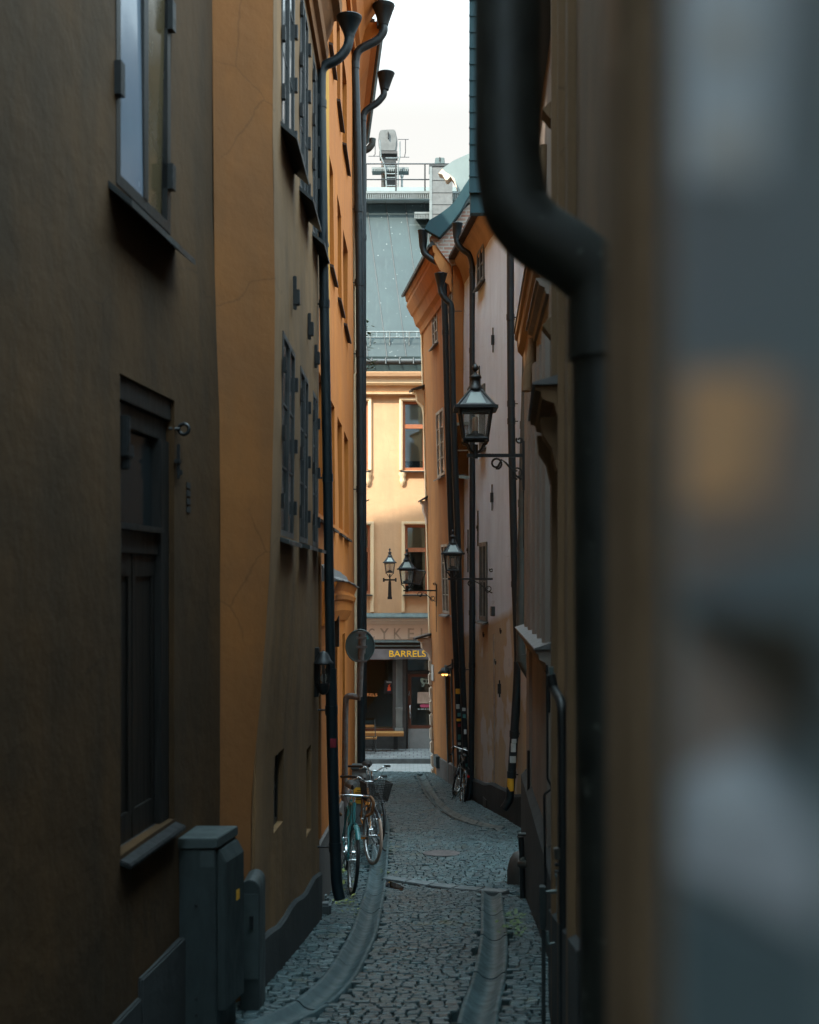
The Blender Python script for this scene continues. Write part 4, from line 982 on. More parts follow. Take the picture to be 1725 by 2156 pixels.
# interior things seen through the shop glass
mb = MB(); SF.bar(mb, fx(769), fx(782), fz(1409), fz(1403.5), .5, .55); mb.build('lamp_panel', M['plate'], sw)
mb = MB(); SF.bar(mb, fx(770), fx(829), fz(1518), fz(1514.5), .6, 1.0); mb.build('counter', M['doorframe'], sw)
mb = MB(); SF.bar(mb, fx(780), fx(828), fz(1397), fz(1391), .5, .55); mb.build('shelf', M['flash'], sw)
# fluted pilaster between window and door
mb = MB(); SF.bar(mb, fx(834), fx(847.6), fz(1489), fz(1386), -.02, .1)
for i in range(6): x = 835.6 + i * 2.05; SF.bar(mb, fx(x), fx(x + 1.0), fz(1487), fz(1390), -.045, -.019)
SF.bar(mb, fx(833), fx(848.6), fz(1492), fz(1489), -.06, .1); SF.bar(mb, fx(833.6), fx(848), fz(1495.5), fz(1492.1), -.045, .1)
SF.bar(mb, fx(834), fx(847.6), fz(1532), fz(1495.6), -.03, .1)
for r in ((836, 838, 1530, 1498), (843.6, 845.6, 1530, 1498), (838, 843.6, 1500, 1498), (838, 843.6, 1530, 1528), (838.9, 842.7, 1527, 1501)): SF.bar(mb, fx(r[0]), fx(r[1]), fz(r[2]), fz(r[3]), -.05, -.029)
SF.bar(mb, fx(832), fx(849.5), fz(1541), fz(1532.1), -.07, .1)
mb.build('pilaster', M['shopgrey'], hF, bevel=.006)
# shop door
mb = MB()
for r in ((849.5, 859, 1577.5, 1386), (940, 948, 1577.5, 1386), (859, 940, 1419, 1412.5)): SF.bar(mb, fx(r[0]), fx(r[1]), fz(r[2]), fz(r[3]), .02, .2)
df = mb.build('door_frame', M['darkwood'], hF); df.name = 'door_frame'
mb = MB()
for r in ((859.3, 866.2, 1577, 1419.5), (933, 939.7, 1577, 1419.5), (866.2, 933, 1426, 1419.5), (866.2, 933, 1535.2, 1528)): SF.bar(mb, fx(r[0]), fx(r[1]), fz(r[2]), fz(r[3]), .09, .15)
sd = mb.build('door', M['doorframe'], hF, bevel=.006)
mb = MB(); SF.bar(mb, fx(859.6), fx(939.4), fz(1577), fz(1535.2), .08, .15); mb.build('kick_panel', M['kick'], sd)
mb = MB(); SF.bar(mb, fx(865), fx(934), fz(1529), fz(1425), .118, .124); mb.build('pane', M['glass_shop'], sd)
mb = MB(); SF.bar(mb, fx(859), fx(940), fz(1412.5), fz(1388), .118, .124); mb.build('transom_light', M['glass_shop'], hF)
mb = MB(); f = lambda x, y: SF.pt(fx(x), fz(y), .114, False)
mb.prism([f(*p) for p in ((885, 1430), (889, 1428), (896, 1431), (903, 1430), (907, 1436), (901, 1441), (895, 1440), (893, 1446), (888, 1447), (889, 1440), (886, 1436))], (0, .001, 0)); mb.build('door_sticker', M['sticker_mint'], sd)
for pl in (((892, 1432), (896, 1432.5), (897, 1436.5), (894, 1438), (891, 1435.5)), ((899, 1433), (903.5, 1433.5), (904, 1437), (900, 1438)), ((889.5, 1441), (891.5, 1441), (891, 1444.5), (889.2, 1444.5))):
    mb = MB(); mb.prism([f(*p) - V((0, .003, 0)) for p in pl], (0, .001, 0)); mb.build('print', M['poster'], sd)
mb = MB(); mb.prism([f(*p) for p in ((879.5, 1458), (912, 1458), (912, 1479), (905, 1482), (879, 1482))], (0, .001, 0)); mb.build('paper', M['paper'], sd)
mb = MB(); mb.prism([f(*p) for p in ((884, 1486), (887, 1484), (908, 1484), (911, 1487), (908, 1490.5), (887, 1490.5))], (0, .001, 0)); mb.build('door_sticker', M['pink'], sd)
mb = MB()
for x0, x1, y in ((880, 884, 1493), (886, 893, 1493), (895, 898, 1493), (900, 908, 1493)): mb.prism([f(x0, y), f(x1, y), f(x1, y + 2), f(x0, y + 2)], (0, .001, 0))
mb.build('print', M['sticker_white'], sd)
mb = MB(); mb.tube([SF.pt(fx(863.6), fz(y), d, False) for y, d in ((1485, .09), (1486, .03), (1513, .03), (1514, .09))], .014, 8); mb.build('handle', M['chrome'], sd)
for y in (1457.5, 1463):
    mb = MB(); c = SF.pt(fx(861.8), fz(y), .085, False); mb.tube([c, c - V((0, .02, 0))], .02, 10); mb.build('lock', M['chrome'], sd)

# green sheet roof
def rp(x, y, lift=0.): return P(x, y, interp(y, [(425, 47.6), (785, 44.55)])) + V((0, -lift, lift * .5))
mb = MB(); mb.add([rp(380, 425), rp(1400, 425), rp(1400, 786), rp(380, 786)], [(0, 3, 2, 1)])
bk = [P(x, y, 53) for x, y in ((380, 425), (1400, 425), (1400, 786), (380, 786))]
mb.add([rp(380, 425), rp(1400, 425), bk[1], bk[0], rp(380, 786), rp(1400, 786), bk[2], bk[3]], [(0, 1, 2, 3), (0, 3, 7, 4), (1, 5, 6, 2), (4, 7, 6, 5)])
mb.prism([rp(380, 786), rp(1400, 786), rp(1400, 760, .16), rp(380, 760, .16)], (0, -.05, 0))
ro = mb.build('roof', M['roof'], hF)
mb = MB()
for k in range(-8, 12):
    x0 = 812 + k * 40.5; mb.tube([rp(x0 + .134 * (y - 425), y, .02) for y in (428, 520, 640, 760)], .014, 5)
mb.build('standing_seam', M['sill'], ro)
mb = MB()
for k in range(-8, 12):
    for y in (R.uniform(470, 500), R.uniform(560, 600), R.uniform(650, 690)):
        x0 = 812 + k * 40.5 + .134 * (y - 425); a, b = rp(x0 + 2, y, .006), rp(x0 + 38, y + .5, .006); mb.tube([a, b], .009, 5)
mb.build('cross_seam', M['grey_sheet'], ro)
mb = MB()
for y, r in ((707.5, .018), (719, .012)): mb.tube([rp(380, y, .16), rp(1400, y, .16)], r, 6)
for i in range(34): x = 500 + i * 21; mb.tube([rp(x, 707, .16), rp(x, 719, .16)], .008, 4)
for x in range(452, 1300, 41): mb.tube([rp(x, 707, .16), rp(x, 728, .01)], .02, 5)
mb.build('snow_guard', M['galv'], ro)
mb = MB(); mb.tube([rp(380, 768, .12), rp(1400, 768, .12)], .085, 8)
for x in range(465, 1300, 29): mb.tube([rp(x, 764, .2), rp(x, 777, .2)], .02, 4)
mb.build('roof_gutter', M['sill'], ro)
# walkway near the ridge with its slatted grating, posts and rails
mb = MB(); 
a, b = P(600, 407, 46.9), P(1200, 407, 46.9); mb.hexa([a, b, b + V((0, .45, 0)), a + V((0, .45, 0)), a + V((0, 0, .06)), b + V((0, 0, .06)), b + V((0, .45, .06)), a + V((0, .45, .06))])
for i in range(150): x = 600 + i * 4; p = P(x, 414, 46.85); mb.box(p.x - .013, p.x + .013, p.y, p.y + .03, p.z - .06, p.z + .07)
mb.build('roof_walkway', M['galv'], ro)
mb = MB()
for x in (610, 690, 771, 895, 1010, 1100): mb.tube([P(x, 410, 47), P(x, 345, 47)], .02, 6)
for y in (345, 378): mb.tube([P(600, y, 47), P(1200, y, 47)], .018, 6)
mb.tube([P(834, 410, 46.95), P(834, 345, 46.95)], .022, 6)
mb.build('roof_railing', M['iron'], ro)
mb = MB(); a, b = P(600, 398, 47.6), P(1300, 398, 47.6)
mb.hexa([P(380, 428, 47.55), P(1400, 428, 47.55), P(1400, 428, 48.2), P(380, 428, 48.2), P(380, 394, 47.7), P(1400, 394, 47.7), P(1400, 394, 48.2), P(380, 394, 48.2)])
mb.build('ridge', M['grey_sheet'], ro)
mb = MB(); a, b = P(873, 450, 46.7), P(906, 450, 46.7); mb.hexa([a, b, b + V((0, .35, 0)), a + V((0, .35, 0)), a + V((0, 0, .05)), b + V((0, 0, .05)), b + V((0, .35, .05)), a + V((0, .35, .05))])
for i in range(10): p = P(874 + i * 3.4, 456, 46.65); mb.box(p.x - .013, p.x + .013, p.y, p.y + .03, p.z - .05, p.z + .06)
mb.build('roof_step', M['galv'], ro)
# tall brick chimney with hood, platform and ladder
mb = MB()
def blk(x0, x1, y0, y1, Ya, dep): a = P(x0, y1, Ya); b = P(x1, y0, Ya); mb.box(a.x, b.x, a.y, a.y + dep, a.z, b.z)
blk(803, 834, 325, 430, 48.6, .5); ch = mb.build('chimney', M['brick'], ro)
mb = MB(); blk(809, 832, 369, 390, 48.55, .1); mb.build('cover_plate', M['sill'], ch); mb = MB(); blk(806, 834, 326, 351, 48.55, .1); mb.build('cover_plate', M['sill'], ch)
mb = MB(); Yc = 48.5
hood = [(799, 276), (803, 273), (814, 272.5), (826, 272), (832, 272.5), (837, 292), (833.5, 318), (802, 318), (796.5, 294)]
mb.prism([P(x, y, Yc) for x, y in hood], (0, .55, 0)); mb.build('chimney_hood', M['cabinet_far'], ch, bevel=.02)
mb = MB(); blk(799, 837, 318, 323, 48.4, .6); mb.build('hood_rim', M['shopdark'], ch)
mb = MB(); p = P(817.5, 277, 48.4); mb.box(p.x - .012, p.x + .012, p.y, p.y + .1, p.z - .18, p.z); mb.build('slot', M['dark'], ch)
mb = MB(); blk(783, 861, 352, 356, 48.2, .5)
for i in range(19): x = 784 + i * 4.1; p = P(x, 358, 48.18); mb.box(p.x - .014, p.x + .014, p.y, p.y + .04, p.z - .03, p.z + .04)
mb.build('chimney_platform', M['galv'], ch)
mb = MB(); 
for pts in (((800, 295), (802, 330), (809, 346), (812, 360), (815, 412)), ((842, 298), (842, 330), (838, 346), (839, 412))): mb.tube([P(x, y, 48.0) for x, y in pts], .022, 6)
for y in (333, 350, 366, 374, 391, 409): mb.tube([P(812, y, 48.0), P(839, y, 48.0)], .014, 5)
mb.build('ladder', M['galv'], ch)
for (pts, arms) in ((((789, 293), (790, 296), (790, 325), (787, 328)), ((776, 800, 329),)), (((854, 293), (854, 320), (852, 331)), ((838, 861, 293.5), (834, 862, 331)))):
    mb = MB(); mb.tube([P(x, y, 48.3) for x, y in pts], .012, 5)
    for x0, x1, y in arms: mb.tube([P(x0, y, 48.3), P(x1, y, 48.3)], .01, 5)
    mb.build('aerial', M['iron'], ro)
mb = MB(); mb.tube([P(846.5, 400, 48.2), P(846.5, 372, 48.2)], .03, 8); mb.tube([P(846.5, 373, 48.2), P(846.5, 369, 48.2)], .05, 8); mb.build('vent_pipe', M['galv'], ro)
# grey sheet-clad chimney on the right
mb = MB(); blk(906, 953, 350, 470, 46.2, .6); c2_ = mb.build('chimney', M['cabinet_far'], ro)
mb = MB(); blk(904, 954, 345.5, 349.8, 46.17, .66); mb.build('chimney_cap', M['sill'], c2_)
mb = MB(); blk(904.5, 910, 350, 470, 46.18, .015); mb.build('corner_sheet', M['galv'], c2_)
for y in (379, 405, 430, 450):
    mb = MB(); blk(910, 953, y, y + 1, 46.19, .01); mb.build('seam', M['sill'], c2_)
mb = MB(); mb.prism([P(x, y, 46.3) for x, y in ((915, 345), (937, 345), (936, 331.5), (917, 331.5))], (0, .4, 0)); mb.build('chimney_pot', M['flash'], c2_, bevel=.015)
mb = MB(); p = P(926.5, 331.5, 46.28); mb.box(p.x - .012, p.x + .012, p.y, p.y + .1, p.z - .12, p.z + .01); mb.build('slot', M['dark'], c2_)

# ================================================================== THINGS
def bendpath(pts, n=5, r=.6):
    """round the corners of a broken line"""
    pts = [V(p) for p in pts]; out = [pts[0]]
    for a, b, c in zip(pts, pts[1:], pts[2:]):
        l = min((a - b).length, (c - b).length) * .5 * r
        p = b + (a - b).normalized() * l; q = b + (c - b).normalized() * l
        for i in range(n + 1):
            t = i / n; out.append(p * (1 - t) ** 2 + b * 2 * t * (1 - t) + q * t * t)
    out.append(pts[-1]); return out
def downpipe(label, pix, Yu, r, hopper=None, collars=(), brackets=None, mat='pipe', seg=14, rlow=None, foot=None, stickers=(), round_=.85):
    dep = (lambda y: Yu) if not callable(Yu) else Yu
    pts = [P(x, y, dep(y)) for x, y in pix]; low = pts[-1]
    t = thing('downpipe', label, 'downpipe', low, 'rainwater downpipes along the lane')
    mb = MB(); path = bendpath(pts, 6, round_)
    rs = [r if (rlow is None or p.z > rlow[0]) else rlow[1] for p in path]
    if rlow:      # split at the change of diameter
        up = [p for p in path if p.z > rlow[0]]; k = len(up); q = path[k - 1].lerp(path[k], (path[k - 1].z - rlow[0]) / (path[k - 1].z - path[k].z))
        mb.tube(up + [q], r, seg); mb.tube([q + V((0, 0, .05)), q] + path[k:], rlow[1], seg)
    else: mb.tube(path, r, seg)
    mb.build('pipe', M[mat], t)
    if hopper:
        (x0, x1, yt, yb, xb, wb) = hopper; h = MB(); c = P((x0 + x1) / 2, yb, dep(yb)); k = dep(yb) / F
        c2 = P(xb, yb, dep(yb)); H = (yb - yt) * k; R1 = (x1 - x0) / 2 * k; R0 = wb * k
        prof = [(R0, -.02), (R0 * 1.05, 0), (R0 * 1.15, H * .08), (R1 * .93, H * .80), (R1 * .96, H * .81), (R1 * .98, H * .93), (R1 * 1.03, H * .95), (R1 * 1.03, H), (R1 * .9, H), (R1 * .8, H * .8)]
        sg = 18; vs = []
        for rr, z in prof:
            cc = V((lerp(c2.x, c.x, min(1, max(0, z / H))), c2.y, c2.z + z))
            vs += [cc + V((rr * math.cos(a), rr * math.sin(a), 0)) for a in [2 * math.pi * i / sg for i in range(sg)]]
        n = len(prof); h.add(vs, [(i * sg + j, i * sg + (j + 1) % sg, (i + 1) * sg + (j + 1) % sg, (i + 1) * sg + j) for i in range(n - 1) for j in range(sg)], True)
        h.add(vs[-sg:], [tuple(range(sg))]); h.build('hopper', M[mat], t)
    def at_y(y):
        for (xa, ya), (xb_, yb_) in zip(pix, pix[1:]):
            if ya <= y <= yb_: return P(lerp(xa, xb_, (y - ya) / (yb_ - ya)), y, dep(y))
    for y in collars:
        c = at_y(y); rr = rlow[1] if (rlow and c.z < rlow[0]) else r; h = MB(); e = rr * 1.0
        h.tube([c + V((0, 0, e * .8)), c - V((0, 0, e * .8))], rr * 1.13, seg); h.build('collar', M[mat], t)
        if brackets: 
            h = MB(); h.tube([c, c + V((brackets, 0, 0))], .009, 6); h.build('bracket', M['iron'], t)
    for (y, off, wd, hh, mt) in stickers:
        c = at_y(y); rr = (rlow[1] if (rlow and c.z < rlow[0]) else r) + .003; h = MB(); s0 = math.radians(off); half = wd / rr / 2
        rows = []
        for i in range(5):
            a = s0 - half + 2 * half * i / 4; o = V((math.sin(a) * rr, -math.cos(a) * rr, 0)); rows += [c + o + V((0, 0, hh / 2)), c + o - V((0, 0, hh / 2))]
        h.add(rows, [(2 * i, 2 * i + 1, 2 * i + 3, 2 * i + 2) for i in range(4)], True); h.add([p + V((0, .002, 0)) for p in rows], [(2 * i + 2, 2 * i + 3, 2 * i + 1, 2 * i) for i in range(4)])
        h.build('sticker', M[mt], t)
    return t
downpipe('long black downpipe on the left with a wide funnel and a red sticker low down',
         [(737, 70), (733, 100), (712, 126), (677, 140), (676, 190), (683, 640), (690, 1000), (696, 1400), (703, 1700), (709, 1860), (716, 1893)], 14.35, .041,
         hopper=(709, 762, 36, 74, 736, 11), collars=(219, 640, 1006, 1495, 1783), brackets=-.16, rlow=(CZ - (1420 - HY) / F * 14.35, .048),
         stickers=((1563, 15, .055, .075, 'sticker_red'),))
downpipe('thick black downpipe reaching to the grey box with its funnel against the sky',
         [(808, 50), (809, 66), (797, 84), (752, 106), (747.5, 140), (753, 300), (756.5, 530), (759, 800), (760, 1050), (761, 1300), (761, 1640)], 26.5, .063,
         hopper=(785, 831, 11, 51, 808, 10), collars=(138, 440, 595, 745, 1030), brackets=-.2)
downpipe('third downpipe on the left, mostly hidden, its funnel hanging lowest against the sky',
         [(808, 186), (809, 200), (796, 216), (764, 236), (764.5, 280), (764.5, 900), (766, 1500)], 29, .056, hopper=(795, 831, 154, 187, 810, 9), collars=(250, 500), brackets=-.25)
downpipe('short curved grey drain elbow under the far end of the left eave',
         [(785, 292), (784, 304), (776, 314), (760, 320)], 32, .062, mat='copper')
downpipe('black downpipe with many stickers behind the dark bicycle, under the highest right funnel',
         [(891, 520), (893, 533), (908, 545), (926, 556), (937, 574), (935, 600), (938, 700), (946, 1000), (957, 1300), (964, 1450), (970, 1640)], 33.3, .062,
         hopper=(880, 902, 485, 521, 891, 7), collars=(700, 1150, 1400), stickers=((1455, 0, .10, .10, 'sticker_yellow'), (1487, -10, .07, .09, 'sticker_white'), (1504, 10, .07, .07, 'sticker_teal'), (1515, 0, .10, .05, 'sticker_yellow'), (1526, 5, .06, .06, 'sticker_red'), (1551, 0, .06, .10, 'sticker_teal'), (1565, -5, .06, .05, 'sticker_white'), (1579, 5, .05, .05, 'sticker_white'), (1593, 0, .04, .08, 'sticker_teal')))
downpipe('black downpipe with white scrawls, fed by the lower funnel under another pipe elbow',
         [(928, 604), (929, 616), (938, 630), (950, 640), (951, 665), (955, 900), (963, 1100), (969, 1300), (975, 1440), (982, 1640)], 32.3, .058,
         hopper=(915, 942, 576, 604, 928, 6.5), collars=(655, 1000, 1410), brackets=.2, stickers=((1493, 0, .07, .06, 'sticker_white'), (1507, 0, .06, .07, 'sticker_teal'), (1540, 10, .05, .09, 'sticker_white'), (1575, -10, .07, .04, 'sticker_white'), (1610, 5, .06, .06, 'sticker_teal')))
downpipe('straight black downpipe with a curved foot at the pale wall, behind the biggest lantern',
         [(962, 498), (963, 512), (972, 524), (990, 536), (995, 556), (995, 700), (995, 1000), (994, 1400), (992, 1640), (990, 1676), (978, 1693)], 31.3, .056,
         hopper=(952, 975, 470, 500, 962, 7), collars=(570, 738, 860, 1290, 1400), brackets=.2)
downpipe('leaning black downpipe on the near end of the pale house with a yellow notice',
         [(1075, 480), (1075, 700), (1077, 900), (1081, 1090), (1085, 1240), (1091, 1390), (1089, 1443), (1083, 1542), (1077, 1640), (1073, 1685), (1061, 1703)], 25.3, .055, collars=(668, 850, 887, 1230, 1545, 1631), brackets=.1, rlow=(CZ - (1400 - HY) / F * 25.3, .062),
         stickers=((1559, 0, .08, .06, 'sticker_white'), (1573, -5, .08, .13, 'sticker_white'), (1598, 0, .10, .10, 'sticker_white'), (1651, -15, .115, .19, 'sticker_yellow')))
downpipe('brown copper downpipe between pale house and stone house, ending in a bent elbow',
         [(1112, 600), (1109, 800), (1104, 950), (1100, 1150), (1097, 1300), (1097, 1375), (1102, 1400), (1118, 1425)], 23, .064, mat='copper', collars=(895, 1000, 1060, 1160, 1385), brackets=None)
downpipe('very large blurred dark downpipe with a double bend at the nearest house on the right',
         [(1070, -160), (1070, 340), (1085, 440), (1125, 490), (1205, 540), (1262, 590), (1275, 690), (1276, 900), (1283, 1500), (1295, 2250)], 3.1, .0605, mat='pipe_near', collars=(700,), seg=24, round_=.7)

# ---- street lanterns
def lantern(label, loc, w, arm, arm_dir=1, door=False, style='arm', rotz=0.):
    t = thing('street_lantern', label, 'street lantern', loc, 'black wrought iron lanterns in the lane', (0, 0, rotz))
    s_ = w / .358; f = lambda *q: V(q) * s_
    # origin = middle of the lantern's foot on the arm
    mb = MB(); rb, rt, zb, zt = .112, .152, .155, .44
    cs = [(-1, -1), (1, -1), (1, 1), (-1, 1)]
    for cx, cy in cs:
        mb.tube([f(cx * rb, cy * rb, zb), f(cx * rt, cy * rt, zt)], .0135 * s_, 6)
    for (r, z, h) in ((rb, zb, .016), (rt, zt - .01, .012)):
        for i in range(4):
            a, b = cs[i], cs[(i + 1) % 4]; mb.tube([f(a[0] * r, a[1] * r, z), f(b[0] * r, b[1] * r, z)], h * s_, 6)
    fr = mb.build('frame', M['iron'], t, local=True)
    mb = MB(); o = .179
    mb.hexa([f(-o, -o, zt), f(o, -o, zt), f(o, o, zt), f(-o, o, zt), f(-o * .98, -o * .98, zt + .022), f(o * .98, -o * .98, zt + .022), f(o * .98, o * .98, zt + .022), f(-o * .98, o * .98, zt + .022)]) if 0 else None
    for i in range(4):
        a, b = cs[i], cs[(i + 1) % 4]
        mb.obox(f((a[0] + b[0]) / 2 * o, (a[1] + b[1]) / 2 * o, zt + .012), f((b[0] - a[0]) / 2 * o + (b[0] - a[0]) * .006, (b[1] - a[1]) / 2 * o + (b[1] - a[1]) * .006, 0), f(abs(a[1] - b[1]) / 2 * .03, abs(a[0] - b[0]) / 2 * .03, 0), f(0, 0, .014))
        mb.tube([f(a[0] * o, a[1] * o, zt + .02), f(a[0] * .052, a[1] * .052, zt + .19)], .012 * s_, 6)
        lo, hi = .30, .86
        for k in (0., .10, .93, 1.):
            pass
    # roof skin with a glazed opening in each face
    def rf(i, u, v):
        a, b = cs[i], cs[(i + 1) % 4]; r = lerp(o, .052, v); z = lerp(zt + .02, zt + .19, v)
        return f(lerp(a[0], b[0], u) * r, lerp(a[1], b[1], u) * r, z)
    gl = MB()
    for i in range(4):
        us = (0, .2, .8, 1); vs_ = (0, .16, .82, 1)
        for p in range(3):
            for q in range(3):
                quad = [rf(i, us[p], vs_[q]), rf(i, us[p + 1], vs_[q]), rf(i, us[p + 1], vs_[q + 1]), rf(i, us[p], vs_[q + 1])]
                (gl if (p == 1 and q == 1) else mb).add(quad, [(0, 1, 2, 3)])
    mb.lathe((0, 0, 0), [(r * s_, z * s_) for r, z in ((.075, zt + .185), (.080, zt + .20), (.070, zt + .215), (.055, zt + .24), (.046, zt + .27), (.044, zt + .30), (.058, zt + .305), (.060, zt + .32), (.040, zt + .335), (.020, zt + .35), (.014, zt + .365), (.014, zt + .375), (.028, zt + .385), (.034, zt + .405), (.027, zt + .425), (.010, zt + .445), (.003, zt + .455))], 14)
    rof = mb.build('roof', M['iron'], t, local=True); gl.build('roof_glass', M['lampglass_roof'], t, local=True)
    mb = MB()
    for i in range(4):
        if door and i == 1: continue
        a, b = cs[i], cs[(i + 1) % 4]; r0, r1 = rb - .004, rt - .004
        mb.add([f(a[0] * r0, a[1] * r0, zb), f(b[0] * r0, b[1] * r0, zb), f(b[0] * r1, b[1] * r1, zt), f(a[0] * r1, a[1] * r1, zt)], [(0, 1, 2, 3)])
    mb.build('glass', M['lampglass'], t, local=True)
    if door:
        mb = MB(); h0, h1 = f(rb, -rb, zb), f(rt, -rt, zt); dv = V((.80, -.6, -.14)) * s_
        d0, d1 = h0 + dv * rb * 2, h1 + dv * rt * 2
        for a, b in ((h0, d0), (d0, d1), (d1, h1), (h1, h0)): mb.tube([a, b], .012 * s_, 6)
        od = mb.build('door', M['iron'], t, local=True); mb = MB(); mb.add([h0, d0, d1, h1], [(0, 1, 2, 3)]); mb.build('pane', M['lampglass'], od, local=True)
    mb = MB(); mb.lathe((0, 0, 0), [(r * s_, z * s_) for r, z in ((.085, zb + .008), (.085, zb + .05), (.03, zb + .055), (.028, zb + .08))], 12); bu = mb.build('burner', M['iron'], t, local=True)
    mb = MB(); mb.lathe((0, 0, 0), [(r * s_, z * s_) for r, z in ((.027, zb + .08), (.027, zb + .21), (.02, zb + .215))], 12); mb.build('lamp_tube', M['bulb'], t, local=True)
    mb = MB(); 
    for cx, cy in cs:
        mb.tube(bendpath([f(cx * rb, cy * rb, zb + .02), f(cx * rb * 1.05, cy * rb * 1.05, zb - .03), f(cx * .075, cy * .075, zb - .05), f(cx * .055, cy * .055, zb - .1), f(cx * .01, cy * .01, zb - .135)], 4), .011 * s_, 6)
    mb.tube([f(0, 0, zb - .05), f(0, 0, -.03)], .026 * s_, 8); mb.build('cradle', M['iron'], t, local=True)
    mb = MB()
    if style == 'arm':
        L = arm; D = arm_dir
        mb.obox(V((D * (L / 2 - .04), 0, 0)), V((L / 2 + .04, 0, 0)), V((0, .017, 0)), V((0, 0, .016)))
        mb.obox(V((D * L, 0, -.10)), V((.013, 0, 0)), V((0, .02, 0)), V((0, 0, .24)))
        def spiral(c, r0, r1, a0, turns, n=18): return [V((D * (c[0] + lerp(r0, r1, i / n) * math.cos(a0 + turns * 2 * math.pi * i / n)), 0, c[1] + lerp(r0, r1, i / n) * math.sin(a0 + turns * 2 * math.pi * i / n))) for i in range(n + 1)]
        k = L / .62
        mb.tube(spiral((.27 * k, -.078), .03, .058, 0, -1.25)[::1] + [V((D * x * k, 0, z)) for x, z in ((.34, -.04), (.40, -.075), (.46, -.13), (.53, -.20), (.60, -.235))], .010, 6)
        mb.tube(spiral((.545 * k, -.17), .022, .062, math.pi * .5, 1.5), .009, 6)
        mb.tube(spiral((L - .035, .15), .012, .035, math.pi, -1.1), .009, 6)
        mb.tube([V((D * L, 0, -.34)), V((D * L, 0, -.9))], .006, 5)
    else:
        mb.tube([V((0, .0, -.03)), V((0, .0, -.09)), V((0, .12, -.16)), V((0, .3, -.18))], .024, 8)
        mb.obox(V((0, .02, -.06)), V((.14, 0, 0)), V((0, .022, 0)), V((0, 0, .022)))
        for sx in (-1, 1): mb.obox(V((sx * .155, .02, -.06)), V((.022, 0, 0)), V((0, .034, 0)), V((0, 0, .05)))
        mb.hexa([V(p) for p in ((-.05, .0, -.52), (.05, .0, -.52), (.05, .07, -.52), (-.05, .07, -.52), (-.035, -.02, -.1), (.035, -.02, -.1), (.035, .07, -.1), (-.035, .07, -.1))])
        mb.obox(V((0, .03, -.53)), V((.06, 0, 0)), V((0, .045, 0)), V((0, 0, .03)))
    mb.build('bracket', M['iron'], t, local=True)
    return t
lp = P(1001, 959, 16.6); lantern('largest lantern with a copper coloured burner, on an iron arm at the right', lp, .360, 101 / F * 16.6)
lp = P(953.5, 1219, 28.6); lantern('middle lantern on a scrolled arm fixed to the pale right wall', lp, .335, 86 / F * 28.6)
lp = P(857, 1243.5, 37.2); lantern('far lantern with its glass door hanging open, on the orange corner house', lp, .37, 62 / F * 37.2, door=True)
lp = P(821, 1216, 44.0); lantern('small lantern on a straight wall bracket between the upper windows of the bar house', lp, .305, .2, style='wall')

# black carriage lamp by the first downpipe
c = P(679, 1450, 13.9); t = thing('wall_lamp', 'black wall lamp with a bell shaped hood and arched panes near the left downpipe', 'wall lamp', c)
mb = MB(); cc = P(681, 1393, 13.9); k = 13.9 / F
mb.lathe(cc, [(22 * k, -4 * k), (22 * k, -2 * k), (17 * k, 3 * k), (13 * k, 12 * k), (9 * k, 18 * k), (4 * k, 22 * k), (1 * k, 23 * k)], 8); mb.build('hood', M['iron'], t)
mb = MB()
for i in range(8):
    a = math.pi * 2 * i / 8 + .2; o = V((math.cos(a), math.sin(a), 0)) * 13.2 * k
    mb.tube([P(681, 1396, 13.9) + o, P(681, 1442, 13.9) + o * .95], 1.6 * k, 6)
for y, r in ((1397, 14), (1441, 13.5)): mb.lathe(P(681, y, 13.9), [(r * k, -2.5 * k), (r * k, 2.5 * k)], 8)
mb.lathe(P(681, 1455, 13.9), [(3 * k, -8 * k), (9 * k, -4 * k), (13 * k, 6 * k), (14 * k, 13 * k)], 8); mb.build('frame', M['iron'], t)
mb = MB(); mb.lathe(P(681, 1441, 13.9), [(11.5 * k, 0), (12 * k, 43 * k)], 8); mb.build('glass', M['lampglass'], t)
mb = MB(); mb.lathe(P(682, 1437, 13.9), [(2 * k, 0), (6 * k, 5 * k), (7 * k, 11 * k), (4 * k, 17 * k), (1 * k, 18 * k)], 10); mb.build('bulb', M['bulb_white'], t)
mb = MB(); mb.tube([P(676, 1376, 13.9), P(668, 1372, 14.0)], 2 * k, 6); q = P(667, 1420, 14.0); mb.box(q.x - .03, q.x + .02, q.y - .05, q.y + .05, q.z - .18, q.z + .22); mb.build('back_plate', M['iron'], t)
# small lit lamp on the orange corner house
k = 35.2 / F
c = P(937, 1412, 35.2); t = thing('wall_lamp', 'small dark lit wall lamp with amber bulbs above the door of the orange corner house', 'wall lamp', c)
mb = MB(); mb.lathe(c, [(15 * k, -6 * k), (15.5 * k, -5 * k), (10 * k, 1 * k), (7 * k, 6 * k), (3 * k, 7 * k)], 14); mb.build('shade', M['iron'], t)
mb = MB(); mb.tube([P(937, 1405, 35.2), P(948, 1401, 35.2), P(951, 1398, 35.0)], 1.6 * k, 6); q = P(952, 1398, 34.9); mb.box(q.x - .01, q.x + .05, q.y - .08, q.y + .08, q.z - .1, q.z + .1); mb.build('arm', M['iron'], t)
for dx in (-4, 3):
    mb = MB(); mb.lathe(P(937 + dx, 1421, 35.15), [(1 * k, -2 * k), (3 * k, 0), (3 * k, 2 * k), (1.5 * k, 4 * k)], 8); mb.build('bulb', M['lit'], t)

